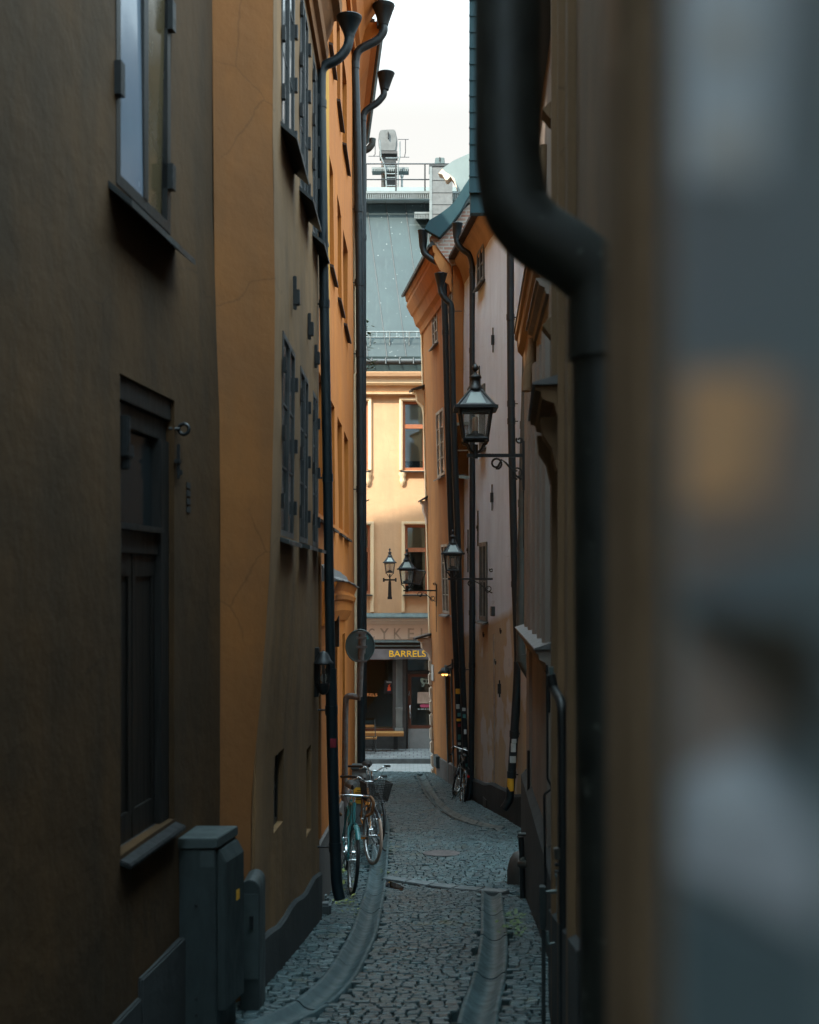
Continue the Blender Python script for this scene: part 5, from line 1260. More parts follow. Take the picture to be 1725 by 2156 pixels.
# ---- round traffic sign seen from behind on its cranked pole
c = P(731, 1750, 21.2); t = thing('traffic_sign', 'round traffic sign seen from behind on a cranked rusty pole', 'traffic sign', c)
Yu = 21.2; k = Yu / F
mb = MB(); cc = P(758.5, 1360, Yu); n = 40
ring = [cc + V((30 * k * math.cos(a) * .97, 0.0, 34 * k * math.sin(a) * .97)) for a in [2 * math.pi * i / n for i in range(n)]]
mb.prism(ring, (0, .004, 0)); pl = mb.build('sign_plate', M['signback'], t)
mb = MB(); ring = [cc + V((30 * k * math.cos(a), -.004, 34 * k * math.sin(a))) for a in [2 * math.pi * i / n for i in range(n)]]; mb.tube(ring, .009, 6, closed=True); mb.build('rim', M['signback'], pl)
mb = MB(); mb.tube(bendpath([P(762, 1335, Yu - .15), P(761, 1380, Yu - .15), P(757, 1466, Yu - .15), P(757, 1467, Yu - .15)], 4), 6.2 * k, 12)
mb.tube(bendpath([P(759, 1468.5, Yu - .15), P(729, 1464, Yu - .1), P(727.5, 1500, Yu - .1), P(725, 1800, Yu - .1)], 6, .75), 6.6 * k, 12); mb.build('pole', M['rustpole'], t)
mb = MB(); mb.tube([P(763, 1333, Yu - .15), P(762, 1376, Yu - .15)], 7.6 * k, 12)
for y in (1343, 1362): mb.obox(P(762, y, Yu - .2), V((.065, 0, 0)), V((0, .015, 0)), V((0, 0, .014)))
mb.obox(P(760, 1392, Yu - .2), V((.075, 0, 0)), V((0, .012, 0)), V((0, 0, .012))); mb.obox(P(762, 1332, Yu - .2), V((.06, 0, 0)), V((0, .012, 0)), V((0, 0, .012))); mb.build('clamp', M['rustpole'], t)
mb = MB(); a = P(773, 1342, Yu - .02); mb.obox(a, V((.012, 0, -.022)), V((0, .002, 0)), V((.012, 0, .006))); mb.build('sticker', M['sticker_teal'], pl)

# ---- cabinets at the left wall
g = gz(8.5)
c0 = P(415, 1765, 8.4); t = thing('electrical_cabinet', 'tall grey green electrical cabinet with a flat lid against the dark left wall', 'electrical cabinet', V((c0.x, c0.y, g)), 'street cabinets')
fp = [V((-1.141, 8.4 * U)), V((-.955, 8.4 * U)), V((-.897, 8.82 * U)), V((-1.118, 8.82 * U))]; zt = CZ - 1.325; zl = CZ - 1.274
fp3 = lambda z, e=0.: [V((p.x + e * (-1 if k in (0, 3) else 1), p.y + e * (-1 if k < 2 else 1), z)) for k, p in enumerate(fp)]
mb = MB(); mb.hexa(fp3(g - .2) + fp3(zt)); mb.build('body', M['cabinet'], t, bevel=.005)
mb = MB(); mb.hexa(fp3(zt + .002, .010) + fp3(zl, .010)); mb.build('lid', M['cabinet_light'], t, bevel=.004)
def swp(prof, p, q): mb = MB(); k = len(prof); mb.prism([V((p.x + o, p.y, z)) for o, z in prof], V((q.x - p.x, q.y - p.y, 0))); return mb
cp, cq = V((-.953, 8.43 * U)), V((-.898, 8.80 * U))
dr_ = swp([(0, zt - .01), (.012, zt - .01), (.046, zt - .075), (.046, g + .12), (0, g + .12)], cp, cq).build('door', M['cabinet'], t, bevel=.006)
m_ = cp.lerp(cq, .55); mb = MB(); mb.hexa([V((m_.x + .047, m_.y, zt - .30)), V((m_.x + .049, m_.y, zt - .30)), V((m_.x + .057, m_.y + .05, zt - .30)), V((m_.x + .055, m_.y + .05, zt - .30)), V((m_.x + .047, m_.y, zt - .25)), V((m_.x + .049, m_.y, zt - .25)), V((m_.x + .057, m_.y + .05, zt - .25)), V((m_.x + .055, m_.y + .05, zt - .25))]); mb.build('sticker', M['sticker_yellow'], dr_)
for zz in (zt - .28, zt - .74, zt - .82):
    mb = MB(); q = V((-1.048, 8.4 * U, zz)); mb.tube([q, q - V((0, .006, 0))], .009, 10); mb.build('bolt', M['iron'], t)
mb = MB(); mb.box(-1.03, -.962, 8.4 * U - .004, 8.4 * U, zt - .09, zt - .012); mb.build('plate', M['cabinet_light'], t)
g2 = gz(9.4); xa2, xb2 = P(506, 0, 9.25).x, P(547, 0, 9.25).x; ya, yb_ = 9.25 * U, 9.62 * U; z0 = CZ - (1850 - HY) / F * 9.3
t = thing('electrical_cabinet', 'smaller grey cabinet with a rounded top, behind the tall one beside the orange corner', 'electrical cabinet', V(((xa2 + xb2) / 2, ya, g2)), 'street cabinets')
mb = MB(); n = 10; prof = [(xa2, g2 - .2), (xb2, g2 - .2)] + [(lerp(xa2, xb2, .5 + .5 * math.cos(a)), z0 - .055 + .055 * math.sin(a)) for a in [math.pi * i / n for i in range(n + 1)]]
mb.prism([V((x, ya, z)) for x, z in prof], (0, yb_ - ya, 0)); mb.build('body', M['cabinet'], t, bevel=.004)
mb = MB(); mb.box(xa2 + .006, xb2 - .006, ya - .010, ya - .001, g2 + .18, z0 - .07); dd = mb.build('door', M['cabinet_light'], t, bevel=.004)
mb = MB(); mb.box((xa2 + xb2) / 2 + .0, (xa2 + xb2) / 2 + .022, ya - .022, ya - .011, z0 - .26, z0 - .19); mb.build('latch', M['iron'], dd)
# grey box with the yellow notice
c = P(757, 1690, 24.2); g3 = gz(24.2); z1 = CZ - (1616 - HY) / F * 24.2; xa, xb = P(741, 0, 24.2).x, P(771, 0, 24.2).x
t = thing('electrical_cabinet', 'plain grey street box with a yellow printed notice behind the basket bicycle', 'electrical cabinet', V(((xa + xb) / 2, 24.2 * U, g3)), 'street cabinets')
mb = MB(); mb.box(xa, xb, 24.2 * U, 24.2 * U + .3, g3 - .1, z1 - .03); mb.build('body', M['cabinet_far'], t, bevel=.008)
mb = MB(); mb.box(xa - .01, xb + .02, 24.2 * U - .02, 24.2 * U + .33, z1 - .029, z1 + .01); mb.build('lid', M['cabinet_light'], t, bevel=.006)
mb = MB(); q0, q1 = P(745, 1692, 24.18), P(770.5, 1658, 24.18); mb.box(q0.x, q1.x, q0.y - .003, q0.y - .001, q0.z, q1.z); st = mb.build('notice', M['sticker_yellow'], t)
mb = MB()
for i, (a_, b_) in enumerate(((752, 767), (748, 767), (748, 766), (748, 760), (748, 764))): q0, q1 = P(a_, 1664 + i * 4.5 + 1.8, 24.15), P(b_, 1664 + i * 4.5, 24.15); mb.box(q0.x, q1.x, q0.y + .002, q0.y + .004, q0.z, q1.z)
mb.build('print', M['ink'], st)
mb = MB(); q0, q1 = P(757, 1651, 24.18), P(765, 1647, 24.18); mb.box(q0.x, q1.x, q0.y - .003, q0.y - .001, q0.z, q1.z); mb.build('sticker', M['sticker_white'], t)

# ---- bench and chair outside the bar
t = thing('bench', 'plank bench on black legs under the bar window', 'bench', P(800, 1578, 44.4))
q0, q1 = P(700, 1548, 44.5), P(850.5, 1541, 44.5); mb = MB(); mb.box(q0.x, q1.x, 44.15 * U, 44.75 * U, q0.z, q1.z); mb.build('seat', M['slat'], t, bevel=.008)
for x in (716, 833):
    mb = MB(); a, b = P(x - 4, 1578, 44.5), P(x + 5, 1548.3, 44.5); mb.box(a.x, b.x, a.y - .02, a.y + .06, a.z, b.z); mb.prism([V((a.x, a.y, b.z)), V((b.x, a.y, b.z)), V((b.x + .0, a.y, b.z - .16))], (0, .05, 0)); mb.build('leg', M['iron'], t)
t = thing('folding_chair', 'folding chair with orange wooden slats and a black frame before the bar window', 'chair', P(780, 1585, 43.8))
mb = MB(); a, b = P(757, 1556, 43.9), P(793.5, 1549.5, 43.7); mb.box(a.x, b.x, 43.55 * U, 44.0 * U, a.z + .02, a.z + .045)
for i in range(5): y = lerp(43.5, 44.0, i / 5) * U; mb.box(a.x, b.x, y, y + .055, a.z + .046, a.z + .064)
mb.build('seat', M['slat'], t)
mb = MB(); a, b = P(757, 1531, 44.05), P(788.5, 1526, 44.05); mb.box(a.x, b.x, 44.03 * U, 44.06 * U, a.z, b.z); mb.build('backrest', M['slat'], t)
for x, yt, yb2, Ya, Yb in ((789.5, 1514, 1585, 44.1, 43.5), (759, 1514, 1585, 44.1, 43.5)):
    mb = MB(); mb.tube([P(x, yt, Ya), P(x + 2, yb2 - 1, Yb)], .012, 6); mb.build('leg', M['iron'], t)
    mb = MB(); mb.tube([P(x - 3, 1552, 43.5), P(x - 4, yb2 - 5, 44.1)], .012, 6); mb.build('leg', M['iron'], t)
mb = MB(); mb.tube([P(757, 1571, 43.8), P(790, 1571, 43.8)], .010, 6); mb.tube([P(757, 1551, 43.5), P(792, 1551, 43.5)], .010, 6); mb.build('stretcher', M['iron'], t)

# ---- bicycles
def bicycle(label, loc, yaw, lean, steer, paint, tyre, bars='city', tape='rubber', basket=False, light=None, guards=True, rack=False, kick=None, saddle_z=.93, orange_guard=None, pedal=0.3, red=False, step=False, grp='parked bicycles', fork_mat=None):
    """local frame: front wheel's contact at the origin, the rear wheel at -y"""
    t = thing('bicycle', label, 'bicycle', loc, grp, (0, lean, yaw))
    Rw = .335; A = V((0, 0, Rw)); rear = V((0, -1.03, Rw)); BB = V((0, -.60, .28)); Hb = V((0, -.215, .66)); Ht = V((0, -.30, .86)); St = V((0, -.80, .80)); Sd = V((0, -.845, saddle_z))
    ax = (Ht - Hb).normalized(); SM = Matrix.Translation(Hb) @ Matrix.Rotation(steer, 4, ax) @ Matrix.Translation(-Hb)
    P_ = M[paint]
    def L(mb, name, mat, par, m=None):
        if m is not None: mb.xf(m)
        return mb.build(name, mat, par, local=True)
    mb = MB(); 
    if step: mb.tube(bendpath([Hb.lerp(Ht, .2), V((0, -.42, .42)), BB + V((0, .02, .10)), St.lerp(BB, .45)], 5), .017, 8)
    else: mb.tube([Ht.lerp(Hb, .15), St.lerp(BB, .06)], .015, 8)
    mb.tube([Hb.lerp(Ht, .12), BB], .018, 8); mb.tube([BB, St], .0155, 8); mb.tube([Hb, Ht], .021, 10)
    for sx in (-1, 1):
        mb.tube([BB + V((sx * .025, 0, 0)), rear + V((sx * .06, 0, 0))], .010, 6); mb.tube([St + V((sx * .015, 0, -.03)), rear + V((sx * .06, 0, 0))], .008, 6)
    fr = L(mb, 'frame', P_, t)
    mb = MB()
    for sx in (-1, 1): mb.tube(bendpath([Hb + V((sx * .02, .0, -.0)), Hb + V((sx * .052, .01, -.03)), V((sx * .056, -.06, .48)), A + V((sx * .052, 0, 0))], 4), .0115, 8)
    L(mb, 'fork', M[fork_mat] if fork_mat else P_, t, SM)
    def wheel(c, name, m):
        mb = MB(); mb.tube([c + V((-.05, 0, 0)), c + V((.05, 0, 0))], .018, 10); mb.tube([c + V((-.065, 0, 0)), c + V((.065, 0, 0))], .007, 6)
        for i in range(28):
            a = 2 * math.pi * i / 28; sx = .028 if i % 2 else -.028; b_ = a + (.5 if (i // 2) % 2 else -.5)
            mb.tube([c + V((sx, .018 * math.cos(b_), .018 * math.sin(b_))), c + V((0, .295 * math.cos(a), .295 * math.sin(a)))], .0016, 4, caps=False)
        w = L(mb, name, M['chrome'], t, m)
        mb = MB(); ring = [c + V((0, .306 * math.cos(a), .306 * math.sin(a))) for a in [2 * math.pi * i / 40 for i in range(40)]]
        vs = []; n = 40
        prof = ((-.012, .292), (.012, .292), (.014, .318), (-.014, .318))
        for i in range(n):
            a = 2 * math.pi * i / n; vs += [c + V((o, r * math.cos(a), r * math.sin(a))) for o, r in prof]
        mb.add(vs, [(i * 4 + j, i * 4 + (j + 1) % 4, ((i + 1) % n) * 4 + (j + 1) % 4, ((i + 1) % n) * 4 + j) for i in range(n) for j in range(4)], True)
        L(mb, 'rim', M['rim'], w, m)
        mb = MB(); ring = [c + V((0, .3175 * math.cos(a), .3175 * math.sin(a))) for a in [2 * math.pi * i / 48 for i in range(48)]]
        mb.tube(ring, .0185, 10, closed=True); L(mb, 'tyre', M[tyre], w, m); return w
    fw = wheel(A, 'wheel', SM); wheel(rear, 'wheel', None)
    if guards:
        for c, m, (a0, a1) in ((A, SM, (.05, 2.3)), (rear, None, (.6, 3.3))):
            mb = MB(); n = 20; vs = []
            for i in range(n + 1):
                a = lerp(a0, a1, i / n)
                for o, r in ((-.026, .338), (-.014, .352), (.014, .352), (.026, .338)): vs.append(c + V((o, -r * math.cos(a) if c is A else -r * math.cos(a - .9), r * math.sin(a) if c is A else r * math.sin(a - .9))))
            mb.add(vs, [(i * 4 + j, i * 4 + j + 1, (i + 1) * 4 + j + 1, (i + 1) * 4 + j) for i in range(n) for j in range(3)], True); L(mb, 'mudguard', M[orange_guard] if orange_guard else P_, t, m)
    mb = MB(); top = Ht + ax * .07; mb.tube([Ht, top], .013, 8); cl = top + V((0, .07, .015)); mb.tube([top, cl], .012, 8)
    if bars == 'city': bp = [V((sx, y, z)) for sx, y, z in ((-.29, -.20, .03), (-.22, -.08, .05), (-.13, .03, .06), (-.06, .02, .005), (0, 0, 0), (.06, .02, .005), (.13, .03, .06), (.22, -.08, .05), (.29, -.20, .03))]
    elif bars == 'moustache': bp = [V(q) for q in ((-.13, .015, -.20), (-.18, .06, -.16), (-.185, .085, -.06), (-.165, .05, .0), (-.08, 0, 0), (0, 0, 0), (.08, 0, 0), (.165, .05, 0), (.185, .085, -.06), (.18, .06, -.16), (.13, .015, -.20))]
    else: bp = [V(q) for q in ((-.20, -.02, -.16), (-.205, .06, -.16), (-.205, .115, -.10), (-.20, .10, -.02), (-.19, .04, 0), (-.08, 0, 0), (0, 0, 0), (.08, 0, 0), (.19, .04, 0), (.20, .10, -.02), (.205, .115, -.10), (.205, .06, -.16), (.20, -.02, -.16))]
    bp = bendpath([cl + q for q in bp], 3); mb.tube(bp, .0115, 8); hb = L(mb, 'handlebar', M['chrome'], t, SM)
    n = len(bp); k = n // 3 if bars != 'city' else n // 6
    for part in (bp[:k + 1], bp[-k - 1:]):
        mb = MB(); mb.tube(part, .0165, 10); L(mb, 'grip', M[tape], hb, SM)
    for sx in (-1, 1):
        mb = MB(); q = bp[k] if sx < 0 else bp[-k - 1]; mb.tube([q, q + V((sx * .01, .03, -.01)), q + V((sx * .05, -.02, -.035))], .006, 6); L(mb, 'brake_lever', M['chrome'], hb, SM)
        mb = MB(); mb.tube(bendpath([q, q + V((-sx * .02, .10, .04)), Hb + V((sx * .03, .09, .1)), Hb + V((0, .02, .0))], 5), .0028, 5); L(mb, 'brake_cable', M['rubber'], hb, SM)
    mb = MB(); mb.tube([St, Sd - V((0, 0, .02))], .012, 8); L(mb, 'seat_post', M['chrome'], t)
    mb = MB(); vs = []; n = 9
    for i in range(n):
        y = lerp(.15, -.13, i / (n - 1)); w = interp(y, [(-.13, .055), (-.09, .075), (0, .045), (.15, .016)]); z = interp(y, [(-.13, .012), (0, -.006), (.15, 0)])
        vs += [Sd + V((x * w, y, z + dz)) for x, dz in ((-1, -.035), (-.9, -.006), (-.4, .012), (.4, .012), (.9, -.006), (1, -.035))]
    mb.add(vs, [(i * 6 + j, i * 6 + j + 1, (i + 1) * 6 + j + 1, (i + 1) * 6 + j) for i in range(n - 1) for j in range(5)] + [tuple(range(6)), tuple(range(6 * n - 6, 6 * n))], True); L(mb, 'saddle', M['rubber'], t)
    mb = MB(); mb.tube([BB + V((.03, 0, 0)), BB + V((.05, 0, 0))], .085, 24); mb.tube([BB + V((-.06, 0, 0)), BB + V((.06, 0, 0))], .02, 10)
    ca = V((0, math.cos(pedal), math.sin(pedal))) * .165
    for sx in (-1, 1): mb.tube([BB + V((sx * .055, 0, 0)), BB + V((sx * .075, 0, 0)) + ca * sx], .009, 8)
    cr = L(mb, 'crank', M['chrome'], t)
    for sx in (-1, 1):
        mb = MB(); c = BB + V((sx * .13, 0, 0)) + ca * sx; mb.box(c.x - .045, c.x + .045, c.y - .045, c.y + .045, c.z - .013, c.z + .013); pd = L(mb, 'pedal', M['rubber'], t)
        mb = MB(); mb.box(c.x - .03, c.x + .03, c.y + .046, c.y + .05, c.z - .007, c.z + .007); L(mb, 'reflector', M['amber'], pd)
    if basket:
        f = []; zt_, zb_ = .98, .765; c0 = V((0, .02, 0))
        top_ = [(-.165, -.10), (.165, -.10), (.165, .15), (-.165, .15)]; bot = [(-.125, -.08), (.125, -.08), (.125, .11), (-.125, .11)]
        mb = MB()
        for i in range(4):
            a, b = top_[i], top_[(i + 1) % 4]; mb.tube([V((*a, zt_)), V((*b, zt_))], .006, 6); a2, b2 = bot[i], bot[(i + 1) % 4]; mb.tube([V((*a2, zb_)), V((*b2, zb_))], .005, 6); mb.tube([V((*a, zt_)), V((*a2, zb_))], .005, 6)
            for k_ in range(1, 15): mb.tube([V((lerp(a[0], b[0], k_ / 15), lerp(a[1], b[1], k_ / 15), zt_)), V((lerp(a2[0], b2[0], k_ / 15), lerp(a2[1], b2[1], k_ / 15), zb_))], .0026, 4, caps=False)
            for k_ in range(1, 10):
                s = k_ / 10; mb.tube([V((lerp(a[0], a2[0], s), lerp(a[1], a2[1], s), lerp(zt_, zb_, s))), V((lerp(b[0], b2[0], s), lerp(b[1], b2[1], s), lerp(zt_, zb_, s)))], .0026, 4, caps=False)
        for k_ in range(9): x = lerp(-.12, .12, k_ / 8); mb.tube([V((x, -.08, zb_)), V((x, .11, zb_))], .003, 4)
        L(mb, 'basket', M['rubber'], t, SM)
        mb = MB()
        for q in (A + V((.056, .01, 0)), A + V((-.056, .01, 0))): mb.tube([q, V((q.x, .05, .765))], .005, 6)
        L(mb, 'basket_stay', M['chrome'], t, SM)
    if light:
        mb = MB(); c = V((0, .06, light)); mb.tube([c - V((0, .05, 0)), c + V((0, .02, 0)), c + V((0, .03, 0))], [.02, .036, .036], 14); li = L(mb, 'headlight', M['chrome'], t, SM)
        mb = MB(); mb.tube([c + V((0, .0305, 0)), c + V((0, .036, 0))], .031, 14); L(mb, 'lens', M['lens'], li, SM)
    if rack or red:
        mb = MB()
        for sx in (-1, 1): mb.tube([V((sx * .06, -.85, .70)), V((sx * .06, -1.25, .71))], .006, 6); mb.tube([rear + V((sx * .065, 0, 0)), V((sx * .06, -1.15, .70))], .005, 6)
        mb.tube([V((-.06, -1.25, .71)), V((.06, -1.25, .71))], .006, 6); L(mb, 'rack', M['black_paint'], t)
    if red:
        mb = MB(); c = V((0.03, -1.345, .60)); mb.tube([c + V((0, .03, 0)), c], .024, 12); L(mb, 'tail_light', M['redlens'], t)
    if kick:
        mb = MB(); a = V((kick * .06, -.70, .27)); mb.tube([a, V((kick * .19, -.66, .0))], .0095, 8); mb.tube([V((kick * .185, -.66, .012)), V((kick * .215, -.64, .0))], .013, 8); L(mb, 'kickstand', M['iron'], t)
    return t
def onground(x, y): q = G(x, y); return V((q.x, q.y, ground_z(q.x, q.y) + .002))
b1 = bicycle('teal bicycle with brown taped curved handlebar and black tyres at the left wall', onground(740, 1884), math.pi + math.radians(6), math.radians(-3), math.radians(4), 'teal_paint', 'tyre', bars='moustache', tape='leather', light=.60, saddle_z=.96, pedal=-1.2, fork_mat='teal_paint')
b2 = bicycle('city bicycle with a black wire basket and tan tyres beside the left gutter', onground(785, 1821), math.pi + math.radians(6), math.radians(3), math.radians(15), 'orange_paint', 'tyre_tan', bars='city', basket=True, step=True, kick=-1, saddle_z=.9, orange_guard='black_paint', pedal=.6, fork_mat='black_paint')
b3 = bicycle('bright handlebar and black grip of a bicycle parked behind the basket bicycle', onground(794, 1778), math.pi + math.radians(8), math.radians(2), math.radians(12), 'black_paint', 'tyre', bars='city', kick=-1, saddle_z=.95, pedal=.2, step=True)
b4 = bicycle('dark bicycle with drop handlebars seen from behind against the right wall', onground(961, 1676), math.radians(4), math.radians(4), math.radians(-24), 'black_paint', 'tyre', bars='drop', tape='rubber', red=True, kick=-1, saddle_z=.92, pedal=.4)

# ---- guard stones, street odds and ends
def rock(label, name, c, rx, ry, rz_, mat, seed, amp=.18, cut=None):
    bm = bmesh.new(); bmesh.ops.create_icosphere(bm, subdivisions=4, radius=1)
    for v in bm.verts:
        n = noise.noise(v.co * 1.6 + V((seed, 0, 0))) * amp + noise.noise(v.co * 5 + V((seed, 3, 0))) * amp * .3
        v.co = V((v.co.x * rx, v.co.y * ry, max(v.co.z, -.6) * rz_)) * (1 + n)
        if cut and v.co.z < cut: pass
    me = bpy.data.meshes.new(name); bm.to_mesh(me); bm.free(); me.materials.append(M[mat]); me.polygons.foreach_set('use_smooth', [True] * len(me.polygons))
    o = bpy.data.objects.new(name, me); COL.objects.link(o); o.location = c; return tag(o, label, 'guard stone', 'corner guard stones')
q = G(1098, 1731); rock('rough mottled boulder at the near corner of the pale house', 'guard_stone', V((q.x, q.y + .05, q.z + .19)), .13, .16, .26, 'boulder', 4)
q = G(1090, 1862)
t = thing('guard_stone', 'smooth dark rounded guard stone at the corner of the stone house', 'guard stone', V((q.x, q.y, q.z)), 'corner guard stones')
mb = MB(); pr = [(.0, .34), (.05, .335), (.10, .305), (.135, .25), (.155, .18), (.165, .115), (.165, .0), (.165, -.1)][::-1]
mb.lathe(V((q.x + .06, q.y + .1, q.z)), [(a_, b_) for a_, b_ in pr if b_ >= .115 or b_ <= .115], 20); mb.build('stone', M['boulder_dark'], t)
for i, (x, y, s_) in enumerate(((681, 1900, .055), (683, 1925, .06))):
    q = onground(x, y); mb = MB(); mb.box(q.x - s_, q.x + s_, q.y - s_, q.y + s_, q.z - .05, q.z + (.07 if i == 0 else .10)); tag(mb.build('edging_stone', M['kerb'], bevel=.02), ('round worn grey stone at the foot of the left downpipe', 'squared grey stone block nearest on the left footway')[i], 'stone', 'stones at the left wall')
# standpipe and stop valve on the stone house
g0 = onground(1112, 1868); t = thing('standpipe', 'dark iron standpipe with a valve at the corner of the stone house', 'standpipe', g0)
Yq = 16.6; k = Yq / F
mb = MB(); mb.tube([P(1097, 1762, Yq), P(1099, 1800, Yq), P(1102, 1930, Yq)], 6 * k, 10); mb.tube([P(1114, 1580, Yq), P(1113, 1760, Yq), P(1112, 1935, Yq)], 4 * k, 8); mb.build('pipe', M['iron'], t)
mb = MB(); mb.lathe(P(1101, 1815, Yq), [(9 * k, -8 * k), (9 * k, 4 * k), (6 * k, 12 * k), (2 * k, 15 * k)], 12); mb.tube([P(1090, 1757, Yq), P(1130, 1757, Yq)], 4 * k, 8); mb.tube([P(1094, 1818, Yq), P(1128, 1824, Yq - .2)], 8 * k, 10); mb.tube([P(1125, 1755, Yq - .2), P(1127, 1850, Yq - .2)], 3 * k, 8); mb.build('valve', M['copper'], t)
mb = MB(); mb.tube([P(1105, 1920, Yq), P(1092, 1965, Yq - 1.0)], [5 * k, 1.5 * k], 8); mb.tube([P(1103, 1895, Yq), P(1108, 1930, Yq)], [7 * k, 10 * k], 8); mb.build('boot_scraper', M['iron'], t)
# dark service pipe, cable and pull rail on the right front
Yq = 7.3; k = Yq / F
t = thing('service_pipe', 'black service pipe with fittings running down the right stone front', 'service pipe', P(1190, 2150, Yq))
mb = MB(); mb.tube(bendpath([P(1160, 1420, Yq), P(1166, 1450, Yq), P(1184, 1480, Yq - .3), P(1186, 1800, Yq - .3), P(1190, 2250, Yq - .3)], 5), 10 * k, 12); mb.build('pipe', M['iron'], t)
mb = MB(); mb.tube([P(1160, 1404, Yq), P(1163, 1436, Yq)], 5.5 * k, 8); mb.build('cap', M['flash'], t)
mb = MB(); mb.tube([P(1174, 1785, Yq - .3), P(1176, 1808, Yq - .3)], 8.5 * k, 10); mb.build('joint', M['copper'], t)
for y in (1820, 1835):
    mb = MB(); mb.tube([P(1168, y, Yq - .3), P(1200, y, Yq - .3)], 4 * k, 8); mb.build('clamp', M['iron'], t)
t = thing('cable', 'thin black cable with a kink down the stone pilaster on the right', 'cable', P(1150, 1950, 12))
mb = MB(); mb.tube(bendpath([P(1152, 1400, 12), P(1153, 1640, 12), P(1161, 1655, 12), P(1161, 1662, 12), P(1146, 1672, 12), P(1147, 1760, 12), P(1150, 1950, 12)], 3, .5), 2.6 * 12 / F, 6); o = mb.build('conduit', M['iron'], t)
mb = MB(); mb.tube([P(1155, 1440, 12), P(1155, 1500, 12)], 4 * 12 / F, 8); mb.build('clip', M['iron'], t)
Yq = 8.1; k = Yq / F
t = thing('grab_rail', 'bent steel grab rail standing out from the right stone front near the ground', 'grab rail', P(1160, 1990, Yq))
mb = MB(); mb.tube(bendpath([P(1170, 1840, Yq), P(1174, 1850, Yq), P(1174, 1876, Yq), P(1150, 1878, Yq)], 4, .5), 3.2 * k, 8); mb.tube(bendpath([P(1150, 1878, Yq), P(1176, 1878, Yq), P(1174, 1985, Yq), P(1154, 1988, Yq), P(1152, 1960, Yq)], 5, .5), 3.4 * k, 8); mb.build('rail', M['flash'], t)
mb = MB(); a, b = P(1137, 1958, Yq), P(1150, 1868, Yq); mb.box(a.x, b.x, a.y, a.y + .05, a.z, b.z); mb.box(P(1142, 0, Yq).x, P(1150, 0, Yq).x, a.y + .01, a.y + .04, gz(Yq) - .1, a.z); mb.build('post', M['cabinet'], t, bevel=.004)

# ---- plants
def leaves(mb, c, n, spread, size, down=.3):
    for _ in range(n):
        p = V(c) + V((R.gauss(0, spread[0]), R.gauss(0, spread[1]), R.gauss(0, spread[2])))
        a = R.uniform(0, 6.28); d = V((math.cos(a), math.sin(a), R.uniform(-down, .5))).normalized() * size * R.uniform(.6, 1.3); s_ = d.cross(V((0, 0, 1))).normalized() * size * .28
        mb.add([p, p + d * .45 + s_, p + d, p + d * .45 - s_ + V((0, 0, .004))], [(0, 1, 2, 3)])
t = thing('climbing_plant', 'green leafy creeper peeping out behind the thick left downpipe', 'plant', P(764, 1600, 30.5))
mb = MB()
for (x, y, n, sx, sz) in ((771, 700, 34, .05, .12), (772, 724, 20, .05, .1), (776, 770, 26, .09, .05), (768, 985, 14, .04, .08), (768, 1050, 18, .03, .15), (768, 1120, 10, .03, .12)): leaves(mb, P(x, y, 30.4), n, (sx, .06, sz), .10)
mb.build('foliage', M['leaf'], t)
mb = MB(); mb.tube([P(763, 1600, 30.5), P(765, 1200, 30.5), P(766, 900, 30.5), P(768, 690, 30.5)], .012, 6); mb.tube([P(766, 790, 30.5), P(778, 768, 30.4)], .007, 5); mb.build('stem', M['darkwood'], t)
for i, (pos_, lab) in enumerate((((( 713, 1868), (711, 1880), (718, 1842), (724, 1835), (720, 1905)), 'yellow green weeds growing at the foot of the left downpipe'), (((1078, 1938), (1082, 1958), (1076, 1968)), 'small green weeds among the setts by the right wall'), (((812, 1790), (806, 1842), (737, 1930), (742, 1905)), 'thin weeds along the edge of the left gutter by the bicycles'))):
    q0 = onground(*pos_[0]); t = thing('weeds', lab, 'weeds', q0, 'weeds in the lane'); mb = MB()
    for q in pos_:
        c = onground(*q); leaves(mb, c + V((0, 0, .03)), 22 if i < 2 else 12, (.05, .06, .02), .055 if i < 2 else .03, -.1)
    mb.build('foliage', M['leaf_yellow'] if i != 1 else M['leaf'], t)

# ---- reflection panel added close to the lens, blurred reflections painted on as flat patches
t = thing('reflection_panel', 'blurred blue grey reflection panel with pale and orange painted reflections filling the right edge', 'reflection panel', V((.065, .2, CZ)))
mb = MB(); mb.box(.062, .10, .07, .405 * U, CZ - .6, CZ + .5); bd = mb.build('reflect_base', M['reflect_base'], t)
mb = MB(); mb.box(.10, .16, .09, .15, CZ - .6, CZ + .5); mb.box(.10, .16, .2, .26, CZ - .6, CZ + .5); mb.build('reflection_panel_batten', M['darkwood'], t)
def pr_(pix, mat, lift, name='print'):  # flat colour patch imitating one soft reflection or glow
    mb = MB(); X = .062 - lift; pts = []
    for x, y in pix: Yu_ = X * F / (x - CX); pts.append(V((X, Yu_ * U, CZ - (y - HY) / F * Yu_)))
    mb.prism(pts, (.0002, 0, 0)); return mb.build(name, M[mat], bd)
pr_([(1440, -150), (1640, -150), (1610, 380), (1440, 380)], 'reflect_pale', .0004)
pr_([(1490, 30), (1585, 30), (1570, 130), (1495, 130)], 'reflect_cream', .0008); pr_([(1480, 250), (1590, 250), (1575, 350), (1480, 350)], 'reflect_cream', .0008)
pr_([(1440, 785), (1630, 790), (1590, 1040), (1440, 1070)], 'reflect_orange', .0008); pr_([(1430, 790), (1735, 820), (1735, 1100), (1430, 1230)], 'reflect_tan', .0004)
pr_([(1430, 1130), (1740, 1020), (1740, 1290), (1600, 1290), (1430, 1220)], 'reflect_grey', .0012) if 0 else None
pr_([(1450, 1270), (1560, 1290), (1740, 1300), (1740, 1620), (1650, 1520), (1540, 1400), (1450, 1320)], 'reflect_brown', .0012)
